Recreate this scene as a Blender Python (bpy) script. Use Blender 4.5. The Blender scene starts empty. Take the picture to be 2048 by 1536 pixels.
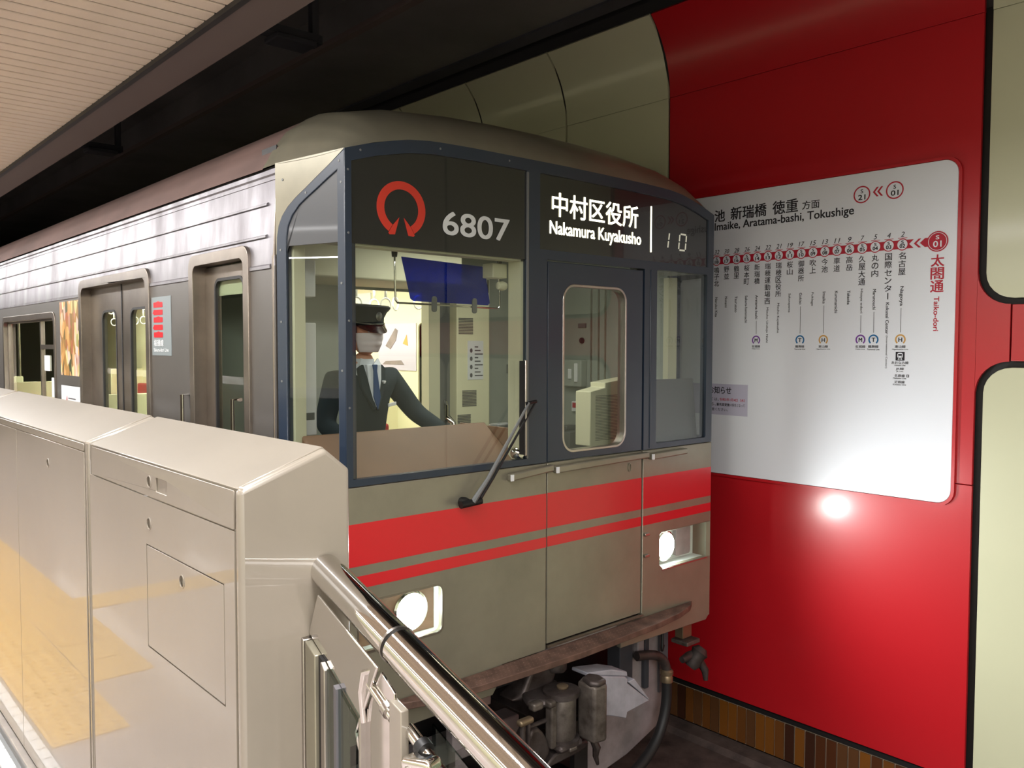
import bpy, bmesh, math, random
from mathutils import Vector, Matrix
random.seed(7)
R = math.radians
SC = bpy.context.scene
COL = SC.collection
# ------------------------------------------------------------------ camera, world, lights, exposure
cam_d = bpy.data.cameras.new('camera'); cam = bpy.data.objects.new('camera', cam_d); COL.objects.link(cam)
cam_d.sensor_width = 36; cam_d.lens = 1664.83/2048*36; cam_d.clip_start = .02
cam.matrix_world = Matrix(((.74462579, .02904001, -.66685014, 0), (-.66747977, .03507173, -.74380154, 0),
                           (.00178759, .99896279, .04549893, 1.5), (0, 0, 0, 1)))
SC.camera = cam
SC.view_settings.view_transform = 'Standard'; SC.view_settings.look = 'None'
SC.view_settings.gamma = 1; SC.view_settings.use_curve_mapping = False
SC.view_settings.exposure = 0.62
W = bpy.data.worlds.new('world'); SC.world = W; W.use_nodes = True
W.node_tree.nodes['Background'].inputs[0].default_value = (.9, .93, 1, 1)
W.node_tree.nodes['Background'].inputs[1].default_value = .006

def area(name, loc, rot, sx, sy, power, col=(1, .985, .975)):
    l = bpy.data.lights.new(name, 'AREA'); l.shape = 'RECTANGLE'; l.size = sx; l.size_y = sy
    l.energy = power; l.color = col
    o = bpy.data.objects.new(name, l); o.location = loc; o.rotation_euler = rot; COL.objects.link(o); return o
# the two rows of tube lights under the platform ceiling, running along the track
PL = [(.48, 2.64), (-2.5, 2.61), (-4.9, 2.61)]
for i, (x, z) in enumerate(PL):
    area('platform_or_fill_light', (x, 5.0, z), (0, 0, 0), .16, 24, (480, 150, 350)[i])
area('platform_or_fill_light', (-1.4, -4.5, 2.6), (0, 0, 0), 1.4, 6, 230)  # fill lamp added behind the camera to brighten the barrier end, no fitting there
# saloon lighting inside the train, and the cab's own small lamp
area('saloon_light', (2.45, 9.0, 2.12), (0, 0, 0), .12, 8.6, 125, (1, .97, .78))
area('saloon_light', (3.52, 9.0, 2.12), (0, 0, 0), .12, 8.6, 125, (1, .97, .78))
area('cab_light', (3.0, 3.45, 2.08), (0, 0, 0), .9, .2, 8, (1, .98, .88))
# headlight beams
for hx in (2.08, 3.87):
    l = bpy.data.lights.new('headlight_beam', 'SPOT'); l.energy = 66; l.spot_size = R(165); l.spot_blend = 1; l.shadow_soft_size = .045
    l.color = (.96, 1, .98)
    o = bpy.data.objects.new('headlight_beam', l); o.location = (hx, 2.885, .345); o.rotation_euler = (R(90), 0, R(180)); COL.objects.link(o)

# ------------------------------------------------------------------ materials
def lin(c):
    return tuple(((v/255)/12.92 if v/255 <= .04045 else ((v/255+.055)/1.055)**2.4) for v in c) + (1,)
def mat(name, c, rough=.5, metal=0, coat=0, coat_r=.05, emit=None, es=0, var=0, vscale=3, bump=0, bscale=60, stretch=(1, 1, 1), c2=None, spec=.5, trans=0, rvar=0):
    m = bpy.data.materials.new(name); m.use_nodes = True; nt = m.node_tree; p = nt.nodes['Principled BSDF']
    p.inputs['Base Color'].default_value = lin(c); p.inputs['Roughness'].default_value = rough
    p.inputs['Metallic'].default_value = metal; p.inputs['Coat Weight'].default_value = coat; p.inputs['Coat Roughness'].default_value = coat_r
    p.inputs['Specular IOR Level'].default_value = spec
    if emit: p.inputs['Emission Color'].default_value = lin(emit); p.inputs['Emission Strength'].default_value = es
    if trans: p.inputs['Transmission Weight'].default_value = trans
    if var or bump or rvar:
        tc = nt.nodes.new('ShaderNodeTexCoord'); mp = nt.nodes.new('ShaderNodeMapping'); mp.inputs['Scale'].default_value = stretch
        nt.links.new(tc.outputs['Object'], mp.inputs['Vector'])
    if var or rvar:
        n = nt.nodes.new('ShaderNodeTexNoise'); n.inputs['Scale'].default_value = vscale; n.inputs['Detail'].default_value = 6; n.inputs['Roughness'].default_value = .6
        nt.links.new(mp.outputs[0], n.inputs['Vector'])
    if var:
        mx = nt.nodes.new('ShaderNodeMix'); mx.data_type = 'RGBA'
        cr = nt.nodes.new('ShaderNodeMapRange'); cr.inputs[1].default_value = .35; cr.inputs[2].default_value = .68
        nt.links.new(n.outputs['Fac'], cr.inputs[0]); nt.links.new(cr.outputs[0], mx.inputs[0])
        mx.inputs[6].default_value = lin(c); mx.inputs[7].default_value = lin(c2) if c2 else lin(tuple(v*(1-var) for v in c))
        nt.links.new(mx.outputs[2], p.inputs['Base Color'])
    if rvar:
        mr = nt.nodes.new('ShaderNodeMapRange'); mr.inputs[1].default_value = .35; mr.inputs[2].default_value = .65
        mr.inputs[3].default_value = rough-rvar; mr.inputs[4].default_value = rough+rvar
        nt.links.new(n.outputs['Fac'], mr.inputs[0]); nt.links.new(mr.outputs[0], p.inputs['Roughness'])
    if bump:
        n2 = nt.nodes.new('ShaderNodeTexNoise'); n2.inputs['Scale'].default_value = bscale; n2.inputs['Detail'].default_value = 3
        b = nt.nodes.new('ShaderNodeBump'); b.inputs['Strength'].default_value = bump; b.inputs['Distance'].default_value = .002
        nt.links.new(mp.outputs[0], n2.inputs['Vector']); nt.links.new(n2.outputs['Fac'], b.inputs['Height']); nt.links.new(b.outputs[0], p.inputs['Normal'])
        if coat: nt.links.new(b.outputs[0], p.inputs['Coat Normal'])
    return m
def glass(name, tint, refl=1.0, ior=1.5):
    m = bpy.data.materials.new(name); m.use_nodes = True; nt = m.node_tree; nt.nodes.clear()
    o = nt.nodes.new('ShaderNodeOutputMaterial'); mx = nt.nodes.new('ShaderNodeMixShader'); f = nt.nodes.new('ShaderNodeFresnel'); f.inputs[0].default_value = ior
    t = nt.nodes.new('ShaderNodeBsdfTransparent'); t.inputs[0].default_value = (*tint, 1)
    g = nt.nodes.new('ShaderNodeBsdfGlossy'); g.inputs['Roughness'].default_value = 0.0
    k = nt.nodes.new('ShaderNodeMath'); k.operation = 'MULTIPLY'; k.inputs[1].default_value = refl; k.use_clamp = True
    ge = nt.nodes.new('ShaderNodeNewGeometry'); k2 = nt.nodes.new('ShaderNodeMath'); k2.operation = 'MULTIPLY'; inv = nt.nodes.new('ShaderNodeMath'); inv.operation = 'SUBTRACT'; inv.inputs[0].default_value = 1
    nt.links.new(ge.outputs['Backfacing'], inv.inputs[1]); nt.links.new(inv.outputs[0], k2.inputs[1]); nt.links.new(k.outputs[0], k2.inputs[0])
    nt.links.new(f.outputs[0], k.inputs[0]); nt.links.new(k2.outputs[0], mx.inputs[0])
    nt.links.new(t.outputs[0], mx.inputs[1]); nt.links.new(g.outputs[0], mx.inputs[2]); nt.links.new(mx.outputs[0], o.inputs[0])
    return m
M = {}
M['red'] = mat('red_panel', (188, 20, 31), .42, coat=.5, coat_r=.2, bump=.03, bscale=40)
M['cream_panel'] = mat('cream_panel', (206, 205, 174), .35, coat=.5, coat_r=.12, bump=.05, bscale=60)
M['rubber'] = mat('black_rubber', (22, 20, 20), .6)
M['black'] = mat('black_paint', (14, 14, 16), .5)
M['void'] = mat('dark_concrete', (62, 62, 68), .8, var=.3, vscale=1.2)
M['soffit'] = mat('dark_soffit', (104, 102, 100), .55, var=.2, vscale=1)
M['fascia'] = mat('brown_fascia', (96, 84, 80), .6)
M['slat'] = mat('ceiling_slat', (226, 210, 192), .38, coat=.2, coat_r=.25, var=.1, vscale=1.3)
M['sign'] = mat('sign_white', (236, 238, 246), .4, coat=.4, coat_r=.2)
M['notice'] = mat('notice_lilac', (196, 192, 212), .5)
M['ink'] = mat('ink_black', (28, 24, 32), .5)
M['ink_red'] = mat('ink_red', (188, 26, 52), .45)
M['ink_pur'] = mat('ink_purple', (124, 66, 158), .45)
M['ink_blue'] = mat('ink_blue', (18, 104, 160), .45)
M['ink_ochre'] = mat('ink_ochre', (208, 158, 84), .45)
M['ink_grey'] = mat('ink_grey', (90, 88, 92), .5)
M['barrier'] = mat('barrier_paint', (136, 128, 116), .33, coat=.6, coat_r=.012, var=.05, vscale=2, bump=.025, bscale=14)
M['barrier_in'] = mat('barrier_joint', (150, 138, 120), .6)
M['chrome'] = mat('chrome', (215, 212, 208), .07, 1)
M['steel'] = mat('brushed_steel', (190, 184, 178), .28, 1, var=.15, vscale=4)
M['train_steel'] = mat('train_stainless', (140, 138, 142), .44, .8, var=.18, vscale=3, stretch=(1, 1.8, .5), c2=(116, 112, 116), rvar=.07, bump=.05, bscale=30)
M['train_grey'] = mat('train_film_grey', (96, 92, 88), .42, .45, var=.06, vscale=2)
M['frame_steel'] = mat('door_frame_steel', (150, 140, 130), .3, .9, var=.12, vscale=5)
M['roof'] = mat('roof_brown', (120, 96, 90), .65, var=.2, vscale=3, stretch=(1, .4, 1))
M['cap'] = mat('cab_cream', (142, 137, 120), .30, .35, var=.10, vscale=3, bump=.04, bscale=50)
M['blue'] = mat('mask_blue', (32, 44, 60), .38, coat=.3, coat_r=.2, bump=.04, bscale=120)
M['corner_grey'] = mat('corner_grey', (66, 68, 72), .35, coat=.4)
M['band'] = mat('black_band', (26, 27, 30), .22, coat=.6, coat_r=.03)
M['stripe'] = mat('red_stripe', (204, 24, 36), .32, coat=.35, coat_r=.15)
M['logo'] = mat('emblem_red', (186, 52, 38), .4)
M['num'] = mat('number_grey', (196, 200, 200), .4)
M['led'] = mat('led_white', (250, 246, 220), .4, emit=(255, 248, 214), es=3.0)
M['led_dim'] = mat('led_digit', (190, 190, 175), .4, emit=(190, 188, 170), es=.35)
M['lamp'] = mat('lamp_on', (255, 255, 255), .3, emit=(246, 255, 250), es=45)
M['lamp_house'] = mat('lamp_housing', (214, 220, 216), .35, coat=.5)
M['lamp_glass'] = glass('lamp_glass', (.97, 1, .98), .8)
M['glass'] = glass('cab_glass', (.88, .90, .88), 1.25)
M['glass_side'] = glass('side_glass', (.80, .84, .80), 1.5)
M['fence_glass'] = glass('fence_glass', (.62, .70, .66), 1.2)
M['visor'] = glass('blue_visor', (.004, .10, .75), .4)
def _vis():
    nt = M['visor'].node_tree; o = nt.nodes['Material Output']; s = o.inputs[0].links[0].from_socket
    m = nt.nodes.new('ShaderNodeMixShader'); d = nt.nodes.new('ShaderNodeBsdfDiffuse'); d.inputs[0].default_value = lin((6, 40, 140)); m.inputs[0].default_value = .5
    nt.links.new(s, m.inputs[1]); nt.links.new(d.outputs[0], m.inputs[2]); nt.links.new(m.outputs[0], o.inputs[0])
_vis()
M['interior'] = mat('cab_interior_cream', (206, 204, 176), .55)
M['interior_grey'] = mat('cab_wall_grey', (156, 162, 154), .6, var=.05)
M['saloon'] = mat('saloon_wall', (232, 230, 196), .5)
M['seat'] = mat('red_seat', (176, 38, 48), .8, bump=.2, bscale=200)
M['desk'] = mat('console_brown', (128, 96, 74), .6, var=.1)
M['grey_metal'] = mat('grey_metal', (110, 112, 112), .5, .3)
M['navy'] = mat('navy_uniform', (24, 40, 48), .85, bump=.03, bscale=300)
M['tie'] = mat('blue_tie', (26, 62, 110), .6)
M['shirt'] = mat('white_shirt', (215, 220, 228), .7)
M['facemask'] = mat('white_mask', (214, 208, 210), .8)
M['skin'] = mat('skin', (196, 140, 112), .55)
M['capcloth'] = mat('cap_cloth', (20, 26, 30), .8)
M['visor_blk'] = mat('cap_visor', (12, 12, 14), .25, coat=.6)
M['gold'] = mat('badge_silver', (120, 120, 112), .35, .8)
M['hair'] = mat('hair_black', (16, 14, 14), .6)
M['tread'] = mat('tread_plate', (120, 92, 80), .6, .3, var=.3, vscale=14, bump=.3, bscale=90)
M['iron'] = mat('cast_iron', (92, 84, 82), .5, .6, var=.4, vscale=9, c2=(60, 50, 46), bump=.4, bscale=50)
M['iron_light'] = mat('worn_steel', (122, 113, 106), .5, .6, var=.5, vscale=14, c2=(78, 70, 64), bump=.3, bscale=60)
M['guard'] = mat('white_casting', (176, 176, 186), .55, .2, var=.12, vscale=10)
M['box_grey'] = mat('equipment_grey', (150, 140, 140), .6, var=.2, vscale=6)
M['hose'] = mat('rubber_hose', (30, 29, 30), .55)
M['brass'] = mat('brass_fitting', (140, 122, 98), .4, .7)
M['concrete'] = mat('stained_concrete', (92, 78, 72), .75, var=.5, vscale=6, c2=(52, 42, 40), bump=.4, bscale=20)
M['grout'] = mat('grout', (176, 160, 138), .8)
for i, c in enumerate([(110, 66, 28), (84, 46, 24), (64, 36, 24), (126, 76, 26), (96, 62, 36)]):
    M['tile%d' % i] = mat('brown_tile', c, .25, coat=.4)
M['floor'] = mat('floor_stone', (172, 160, 156), .3, coat=.3, coat_r=.1, var=.08, vscale=8)
M['tactile'] = mat('tactile_yellow', (206, 166, 84), .5)
M['white'] = mat('white_plastic', (226, 228, 230), .45)
M['poster'] = None
def poster_mat():
    m = bpy.data.materials.new('poster_print'); m.use_nodes = True; nt = m.node_tree; p = nt.nodes['Principled BSDF']; p.inputs['Roughness'].default_value = .4
    tc = nt.nodes.new('ShaderNodeTexCoord'); v = nt.nodes.new('ShaderNodeTexVoronoi'); v.inputs['Scale'].default_value = 16
    mp = nt.nodes.new('ShaderNodeMapping'); mp.inputs['Rotation'].default_value = (.7, .3, 0); mp.inputs['Scale'].default_value = (1, 1.4, .7)
    cr = nt.nodes.new('ShaderNodeValToRGB'); e = cr.color_ramp.elements
    cols = [(0, (58, 66, 40)), (.2, (150, 110, 50)), (.4, (200, 150, 90)), (.55, (206, 190, 180)), (.7, (150, 84, 50)), (.85, (120, 124, 60)), (1, (226, 206, 150))]
    e[0].position = 0; e[0].color = lin(cols[0][1]); e[1].position = 1; e[1].color = lin(cols[-1][1])
    for q, c in cols[1:-1]:
        x = e.new(q); x.color = lin(c)
    sp = nt.nodes.new('ShaderNodeSeparateColor')
    nt.links.new(tc.outputs['Object'], mp.inputs[0]); nt.links.new(mp.outputs[0], v.inputs['Vector']); nt.links.new(v.outputs['Color'], sp.inputs[0])
    nt.links.new(sp.outputs[0], cr.inputs[0]); nt.links.new(cr.outputs[0], p.inputs['Base Color']); return m
M['poster'] = poster_mat()

# ------------------------------------------------------------------ mesh builder
class MB:
    def __init__(s): s.v = []; s.f = []
    def add(s, vs, fs):
        k = len(s.v); s.v += [tuple(v) for v in vs]; s.f += [tuple(i+k for i in f) for f in fs]; return s
    def box(s, x0, x1, y0, y1, z0, z1):
        return s.add([(x0, y0, z0), (x1, y0, z0), (x1, y1, z0), (x0, y1, z0), (x0, y0, z1), (x1, y0, z1), (x1, y1, z1), (x0, y1, z1)],
                     [(3, 2, 1, 0), (4, 5, 6, 7), (0, 1, 5, 4), (1, 2, 6, 5), (2, 3, 7, 6), (3, 0, 4, 7)])
    def prism(s, poly, fn, a, b):
        """poly: list of 2D points; fn(u,v,w)->xyz; extruded from w=a to w=b"""
        n = len(poly); vs = [fn(u, v, a) for u, v in poly]+[fn(u, v, b) for u, v in poly]
        fs = [tuple(range(n))[::-1], tuple(range(n, 2*n))]+[(i, (i+1) % n, n+(i+1) % n, n+i) for i in range(n)]
        return s.add(vs, fs)
    def tube(s, pts, r, n=12, cap=True):
        P = [Vector(p) for p in pts]; rs = r if isinstance(r, (list, tuple)) else [r]*len(P)
        up = Vector((0, 0, 1)); vs = []; fs = []; prev = None
        for i, p in enumerate(P):
            t = (P[min(i+1, len(P)-1)]-P[max(i-1, 0)]).normalized()
            a = prev if prev is not None else (up if abs(t.z) < .9 else Vector((1, 0, 0)))
            x = (a-t*a.dot(t)).normalized(); prev = x; y = t.cross(x)
            for k in range(n):
                q = 2*math.pi*k/n; vs.append(p+(x*math.cos(q)+y*math.sin(q))*rs[i])
        for i in range(len(P)-1):
            for k in range(n): fs.append((i*n+k, i*n+(k+1) % n, (i+1)*n+(k+1) % n, (i+1)*n+k))
        if cap: fs += [tuple(range(n))[::-1], tuple((len(P)-1)*n+k for k in range(n))]
        return s.add(vs, fs)
    def lathe(s, prof, origin, axis=(0, 0, 1), n=24, sx=1, sy=1):
        ax = Vector(axis).normalized(); a = Vector((1, 0, 0)) if abs(ax.x) < .9 else Vector((0, 1, 0))
        x = (a-ax*a.dot(ax)).normalized(); y = ax.cross(x); o = Vector(origin); vs = []; fs = []
        for (r, h) in prof:
            for k in range(n):
                q = 2*math.pi*k/n; vs.append(o+ax*h+x*(r*sx*math.cos(q))+y*(r*sy*math.sin(q)))
        for i in range(len(prof)-1):
            for k in range(n): fs.append((i*n+k, i*n+(k+1) % n, (i+1)*n+(k+1) % n, (i+1)*n+k))
        fs += [tuple(range(n))[::-1], tuple((len(prof)-1)*n+k for k in range(n))]
        return s.add(vs, fs)
    def grid(s, fn, nu, nv, closed_u=False):
        vs = [fn(i/(nu if closed_u else nu-1), j/(nv-1)) for j in range(nv) for i in range(nu)]
        fs = [(j*nu+i, j*nu+(i+1) % nu, (j+1)*nu+(i+1) % nu, (j+1)*nu+i) for j in range(nv-1) for i in range(nu if closed_u else nu-1)]
        return s.add(vs, fs)
    def plate(s, outer, holes, fn, a, b):
        """flat plate with holes: 2D filled curve extruded between w=a and w=b and mapped by fn(u,v,w)"""
        c = bpy.data.curves.new('p', 'CURVE'); c.dimensions = '2D'; c.fill_mode = 'BOTH'; c.extrude = .5
        for poly in [outer]+holes:
            sp = c.splines.new('POLY'); sp.points.add(len(poly)-1); sp.use_cyclic_u = True
            for i, (u, v) in enumerate(poly): sp.points[i].co = (u, v, 0, 1)
        o = bpy.data.objects.new('p', c); COL.objects.link(o)
        m = bpy.data.meshes.new_from_object(o.evaluated_get(bpy.context.evaluated_depsgraph_get()))
        s.add([fn(v.co.x, v.co.y, a if v.co.z < 0 else b) for v in m.vertices], [tuple(p.vertices) for p in m.polygons])
        bpy.data.objects.remove(o); bpy.data.curves.remove(c); bpy.data.meshes.remove(m); return s
    def text(s, body, fn, u0, u1, v0, v1, w=0, bold=.0, depth=0, shear=0):
        """lettering stretched to the box u0..u1, v0..v1 (None = keep aspect)"""
        c = bpy.data.curves.new('t', 'FONT'); c.body = body; c.offset = 0; c.shear = shear; c.resolution_u = 8 if body == '6807' else 3
        if depth: c.extrude = .5
        o = bpy.data.objects.new('t', c); COL.objects.link(o)
        m = bpy.data.meshes.new_from_object(o.evaluated_get(bpy.context.evaluated_depsgraph_get()))
        if len(m.vertices):
            xs = [q.co.x for q in m.vertices]; ys = [q.co.y for q in m.vertices]
            ax, bx, ay, by = min(xs), max(xs), min(ys), max(ys)
            ky = (v1-v0)/(by-ay); kx = (u1-u0)/(bx-ax) if u1 is not None else ky
            bo = bold*ky*.9
            for n_, (du, dv) in enumerate([(0, 0)] if bo < 1e-5 else [(-bo, -bo*.6), (bo, -bo*.6), (-bo, bo*.6), (bo, bo*.6), (0, 0)]):
                s.add([fn(u0+du+(q.co.x-ax)*kx, v0+dv+(q.co.y-ay)*ky, w-n_*2e-6+(depth if q.co.z > .1 else 0)) for q in m.vertices], [tuple(p.vertices) for p in m.polygons])
        bpy.data.objects.remove(o); bpy.data.curves.remove(c); bpy.data.meshes.remove(m); return s
    def mesh(s, name):
        me = bpy.data.meshes.new(name); me.from_pydata(s.v, [], s.f); me.validate()
        bm = bmesh.new(); bm.from_mesh(me); bmesh.ops.remove_doubles(bm, verts=bm.verts, dist=1e-6)
        bmesh.ops.recalc_face_normals(bm, faces=bm.faces); bm.to_mesh(me); bm.free(); return me
    def build(s, name, m, parent=None, smooth=False, bevel=0, seg=2, loc=None):
        me = s.mesh(name); o = bpy.data.objects.new(name, me); me.materials.append(M[m] if isinstance(m, str) else m); COL.objects.link(o)
        if parent is not None:
            o.parent = parent
            if parent.type == 'EMPTY': o.location = -parent.location
        if smooth:
            for p in me.polygons: p.use_smooth = True
            me.set_sharp_from_angle(angle=R(38))
        if bevel:
            b = o.modifiers.new('b', 'BEVEL'); b.width = bevel; b.segments = seg; b.limit_method = 'ANGLE'; b.angle_limit = R(40)
            for p in me.polygons: p.use_smooth = True
            me.set_sharp_from_angle(angle=R(38))
            b.harden_normals = False
        return o
fX = lambda u, v, w: (w, u, v)        # side plane: u=Y v=Z w=X
fS = lambda u, v, w: (w, -u, v)       # seen from the platform (text): u=-Y
fY = lambda u, v, w: (u, w, v)        # front plane: u=X v=Z w=Y
fZ = lambda u, v, w: (u, v, w)
def rr(x0, y0, x1, y1, r, n=6):
    rs = r if isinstance(r, (tuple, list)) else (r,)*4; out = []
    for (cx, cy, a, k) in ((x1, y0, -90, 0), (x1, y1, 0, 1), (x0, y1, 90, 2), (x0, y0, 180, 3)):
        q = rs[k]; sx = -1 if cx == x1 else 1; sy = -1 if cy == y1 else 1
        if q <= 0: out.append((cx, cy)); continue
        for i in range(n+1):
            t = R(a+90*i/n); out.append((cx+sx*q+q*math.cos(t), cy+sy*q+q*math.sin(t)))
    return out
def circ(cx, cy, r, n=20): return [(cx+r*math.cos(2*math.pi*i/n), cy+r*math.sin(2*math.pi*i/n)) for i in range(n)]
def tag(o, label=None, cat=None, group=None, kind=None):
    if label: o['label'] = label
    if cat: o['category'] = cat
    if group: o['group'] = group
    if kind: o['kind'] = kind
    return o
def empty(name, loc, label=None, cat=None, group=None, kind=None):
    o = bpy.data.objects.new(name, None); COL.objects.link(o); o.location = loc; o.empty_display_size = .1
    return tag(o, label, cat, group, kind)
def inst(me, name, loc, parent, m=None):
    o = bpy.data.objects.new(name, me); COL.objects.link(o); o.parent = parent; o.location = Vector(loc)-(parent.location if parent.type == 'EMPTY' else Vector())
    return o
def setmat(me, m): me.materials.clear(); me.materials.append(M[m]); return me

# ================================================================== STRUCTURE
FZ = -.10                                # platform floor level
# ---- floor
floor = MB().box(-6, 1.45, -8, 26, FZ-.25, FZ).build('floor', 'floor'); tag(floor, 'speckled pinkish grey platform floor beside the track', None, None, 'structure')
tb = MB().box(-.147, .147, -.147, .147, 0, .006)
for i in range(5):
    for j in range(5):
        tb.lathe([(.017, .006), (.015, .011), (.008, .0135)], (-.118+.059*i, -.118+.059*j, 0), n=8)
tm = setmat(tb.mesh('tactile_tile'), 'tactile')
for p in tm.polygons: p.use_smooth = False
for i, y0 in ((0, 4.96), (1, 3.77)):
    for j in range(18):
        inst(tm, 'tactile_tile', (.142+.3*i, y0+.3*j, FZ), floor)
pb = MB().box(-.147, .147, -.147, .147, 0, .004); pm = setmat(pb.mesh('plain_tile'), 'tactile')
for j in range(3): inst(pm, 'plain_yellow_tile', (.142, 4.36-.3*(j-1) if j < 1 else 4.36+.3*(j-1), FZ), floor)
for j in range(6): inst(pm, 'plain_yellow_tile', (-.158-.3*j, 5.56, FZ), floor)
# platform edge wall down to the track bed
MB().box(1.40, 1.449, -8, 26, -1.2, FZ-.002).build('trim_1', 'concrete'); tag(bpy.data.objects['trim_1'], 'stained concrete platform edge face below the floor', None, None, 'structure')
bed = MB().box(1.3, 5.2, -8, 26, -1.5, -1.2).build('floor', 'concrete'); tag(bed, 'dark stained concrete track bed', None, None, 'structure')
# gutter ledge along the wall foot, sloping
MB().prism([(4.80, -1.16), (4.80, -1.22), (3.95, -1.22), (4.0, -1.19), (4.62, -1.19), (4.66, -1.16)], lambda u, v, w: (u, w, v), -8, 26).build('trim_2', 'concrete')
tag(bpy.data.objects['trim_2'], 'low concrete ledge along the foot of the tiled wall', None, None, 'structure')
for i, x in enumerate((2.446, 3.514)):
    prof = [(x-.06, -1.2), (x+.06, -1.2), (x+.06, -1.185), (x+.01, -1.17), (x+.01, -1.08), (x+.033, -1.07), (x+.033, -1.045), (x-.033, -1.045), (x-.033, -1.07), (x-.01, -1.08), (x-.01, -1.17), (x-.06, -1.185)]
    r_ = MB().prism(prof, lambda u, v, w: (u, w, v), -8, 26).build('rail', 'iron', bevel=.003)
    tag(r_, ('steel running rail on the platform side of the track', 'steel running rail on the wall side of the track')[i], 'rail')

# ---- right wall: backing, panels, tiles
wall = MB().prism([(4.835, -1.2), (5.1, -1.2), (5.1, 4.3), (4.3, 4.3), (4.585, 3.86), (4.74, 3.55), (4.835, 3.28)], lambda u, v, w: (u, w, v), -8, 26).build('wall_right', 'rubber')
tag(wall, 'track wall of red and cream enamel panels over a brown tile base', None, None, 'structure')
TH = .022
def prof_x(t):                               # arc length t above z=3.25 -> (x, z)
    a = t/.724; return 4.8-.724*(1-math.cos(a)), 3.25+.724*math.sin(a)
def wpanel(y0, y1, z0, z1, m, r=0, curved=False, name='wall_panel'):
    g = .004 if not curved else .004
    b = MB()
    if curved:
        T = .58; n = 12
        def f(side):
            out = []
            for j in range(n+1):
                x, z = prof_x(T*j/n); a = (T*j/n)/.724
                out.append((x+side*math.cos(a), z-side*-math.sin(a)))
            return out
        A = f(0); Bk = f(TH); poly = A+Bk[::-1]
        b.prism(poly, lambda u, v, w: (u, w, v), y0+g, y1-g)
    else:
        b.prism(rr(y0+g, z0+g/2, y1-g, z1-g/2, r), fX, 4.8, 4.8+TH)
    return b.build(name, m, wall, smooth=curved, bevel=0 if curved else .002)
# red section round the route sign
wpanel(1.652, 3.694, .757, 3.25, 'red'); wpanel(1.652, 3.694, -.875, .757, 'red'); wpanel(1.652, 3.694, 0, 0, 'red', curved=True)
# cream panels further along (rows between black joints)
for k in range(16):
    y0 = 3.706+k*1.01; y1 = y0+1.0
    wpanel(y0, y1, 1.77, 3.25, 'cream_panel', (0, 0, 0, 0)); wpanel(y0, y1, 0, 0, 'cream_panel', curved=True)
    wpanel(y0, y1, -.875, 1.38, 'cream_panel'); wpanel(y0, y1, 1.40, 1.75, 'red')
# near side, cream fields with rounded corners in a red surround
q = .135; y1 = 1.618; y0 = -.42
for k in range(4):
    a, b_ = y0-k*2.07, y1-k*2.07
    wpanel(a, b_, 1.752, 3.25, 'cream_panel', (q, 0, 0, q)); wpanel(a, b_, 0, 0, 'cream_panel', curved=True)
    wpanel(a, b_, -.875, 1.395, 'cream_panel', (0, q, q, 0))
    wpanel(1.49-k*2.07-1.03, 1.49-k*2.07, 1.425, 1.722, 'red')
    wpanel(1.49-k*2.07-2.07, 1.49-k*2.07-1.03, 1.425, 1.722, 'red')
# the red field's wings reach round the cream corners
def wing(yc, z0, z1, up):
    pts = []
    n = 8; Q = q+.03; E = 1.655
    if up:   # below the upper cream panel
        pts = [(E, 1.722), (E, 1.722+Q)]
        for i in range(n+1):
            t = R(0-90*i/n); pts.append((E-.001-Q+Q*math.cos(t), 1.722+Q+Q*math.sin(t)))
    else:
        pts = [(E, 1.425-Q), (E, 1.425)]
        pts += [(E-Q, 1.425)]
        for i in range(1, n):
            t = R(90-90*i/n); pts.append((E-.001-Q+Q*math.cos(t), 1.425-Q+Q*math.sin(t)))
    MB().prism(pts, fX, 4.8, 4.8+TH).build('wall_panel', 'red', wall)
wing(0, 0, 0, True); wing(0, 0, 0, False)
MB().prism(rr(1.494, 1.425, 1.655, 1.722, 0), fX, 4.8, 4.8+TH).build('wall_panel', 'red', wall)
# brown tile base
MB().box(4.812, 4.84, -8, 26, -1.16, -.905).build('grout', 'grout', wall)
tms = []
for i in range(5):
    t_ = MB().box(-.006, .006, -.0305, .0305, -.118, .118).mesh('tile'); t_.materials.append(M['tile%d' % i]); tms.append(t_)
for k in range(118):
    i = random.choice([0, 0, 1, 1, 2, 3, 3, 4])
    inst(tms[i], 'tile', (4.807+random.uniform(-.001, .001), .8+k*.0702, -1.036), wall)
MB().box(4.795, 4.835, -8, 26, -.905, -.88).build('trim_strip', 'rubber', wall)

# ---- ceilings
ceil_ = MB().box(-6, 1.29, -8, 26, 2.77, 2.9).build('ceiling', 'black'); tag(ceil_, 'platform ceiling of beige metal slats with dark gaps', None, None, 'structure')
sm = setmat(MB().prism([(-.0415, .006), (-.0415, .003), (-.039, 0), (.039, 0), (.0415, .003), (.0415, .006)], lambda u, v, w: (w, u, v), -3.64, 3.64).mesh('slat'), 'slat')
for k in range(230):
    inst(sm, 'slat', (-2.355, -3+k*.0975, 2.735), ceil_)
MB().box(1.285, 1.31, -8, 26, 2.715, 2.80).build('trim_3', 'black'); tag(bpy.data.objects['trim_3'], 'thin dark edge strip of the slatted platform ceiling', None, None, 'structure')
MB().box(1.312, 1.50, -8, 26, 2.735, 2.80).build('trim_4', 'fascia'); tag(bpy.data.objects['trim_4'], 'dull brown fascia band between the slatted ceiling and the track void', None, None, 'structure')
tc_ = MB().box(1.38, 1.5, -8, 26, 2.80, 4.3).box(1.5, 3.27, -8, 26, 4.05, 4.3).box(3.27, 4.34, -8, 26, 3.78, 4.3).box(4.34, 5.1, -8, 26, 4.0, 4.3).build('track_ceiling', 'soffit')
tag(tc_, 'dark concrete ceiling over the track with a lower soffit by the wall', None, None, 'structure')
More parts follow.
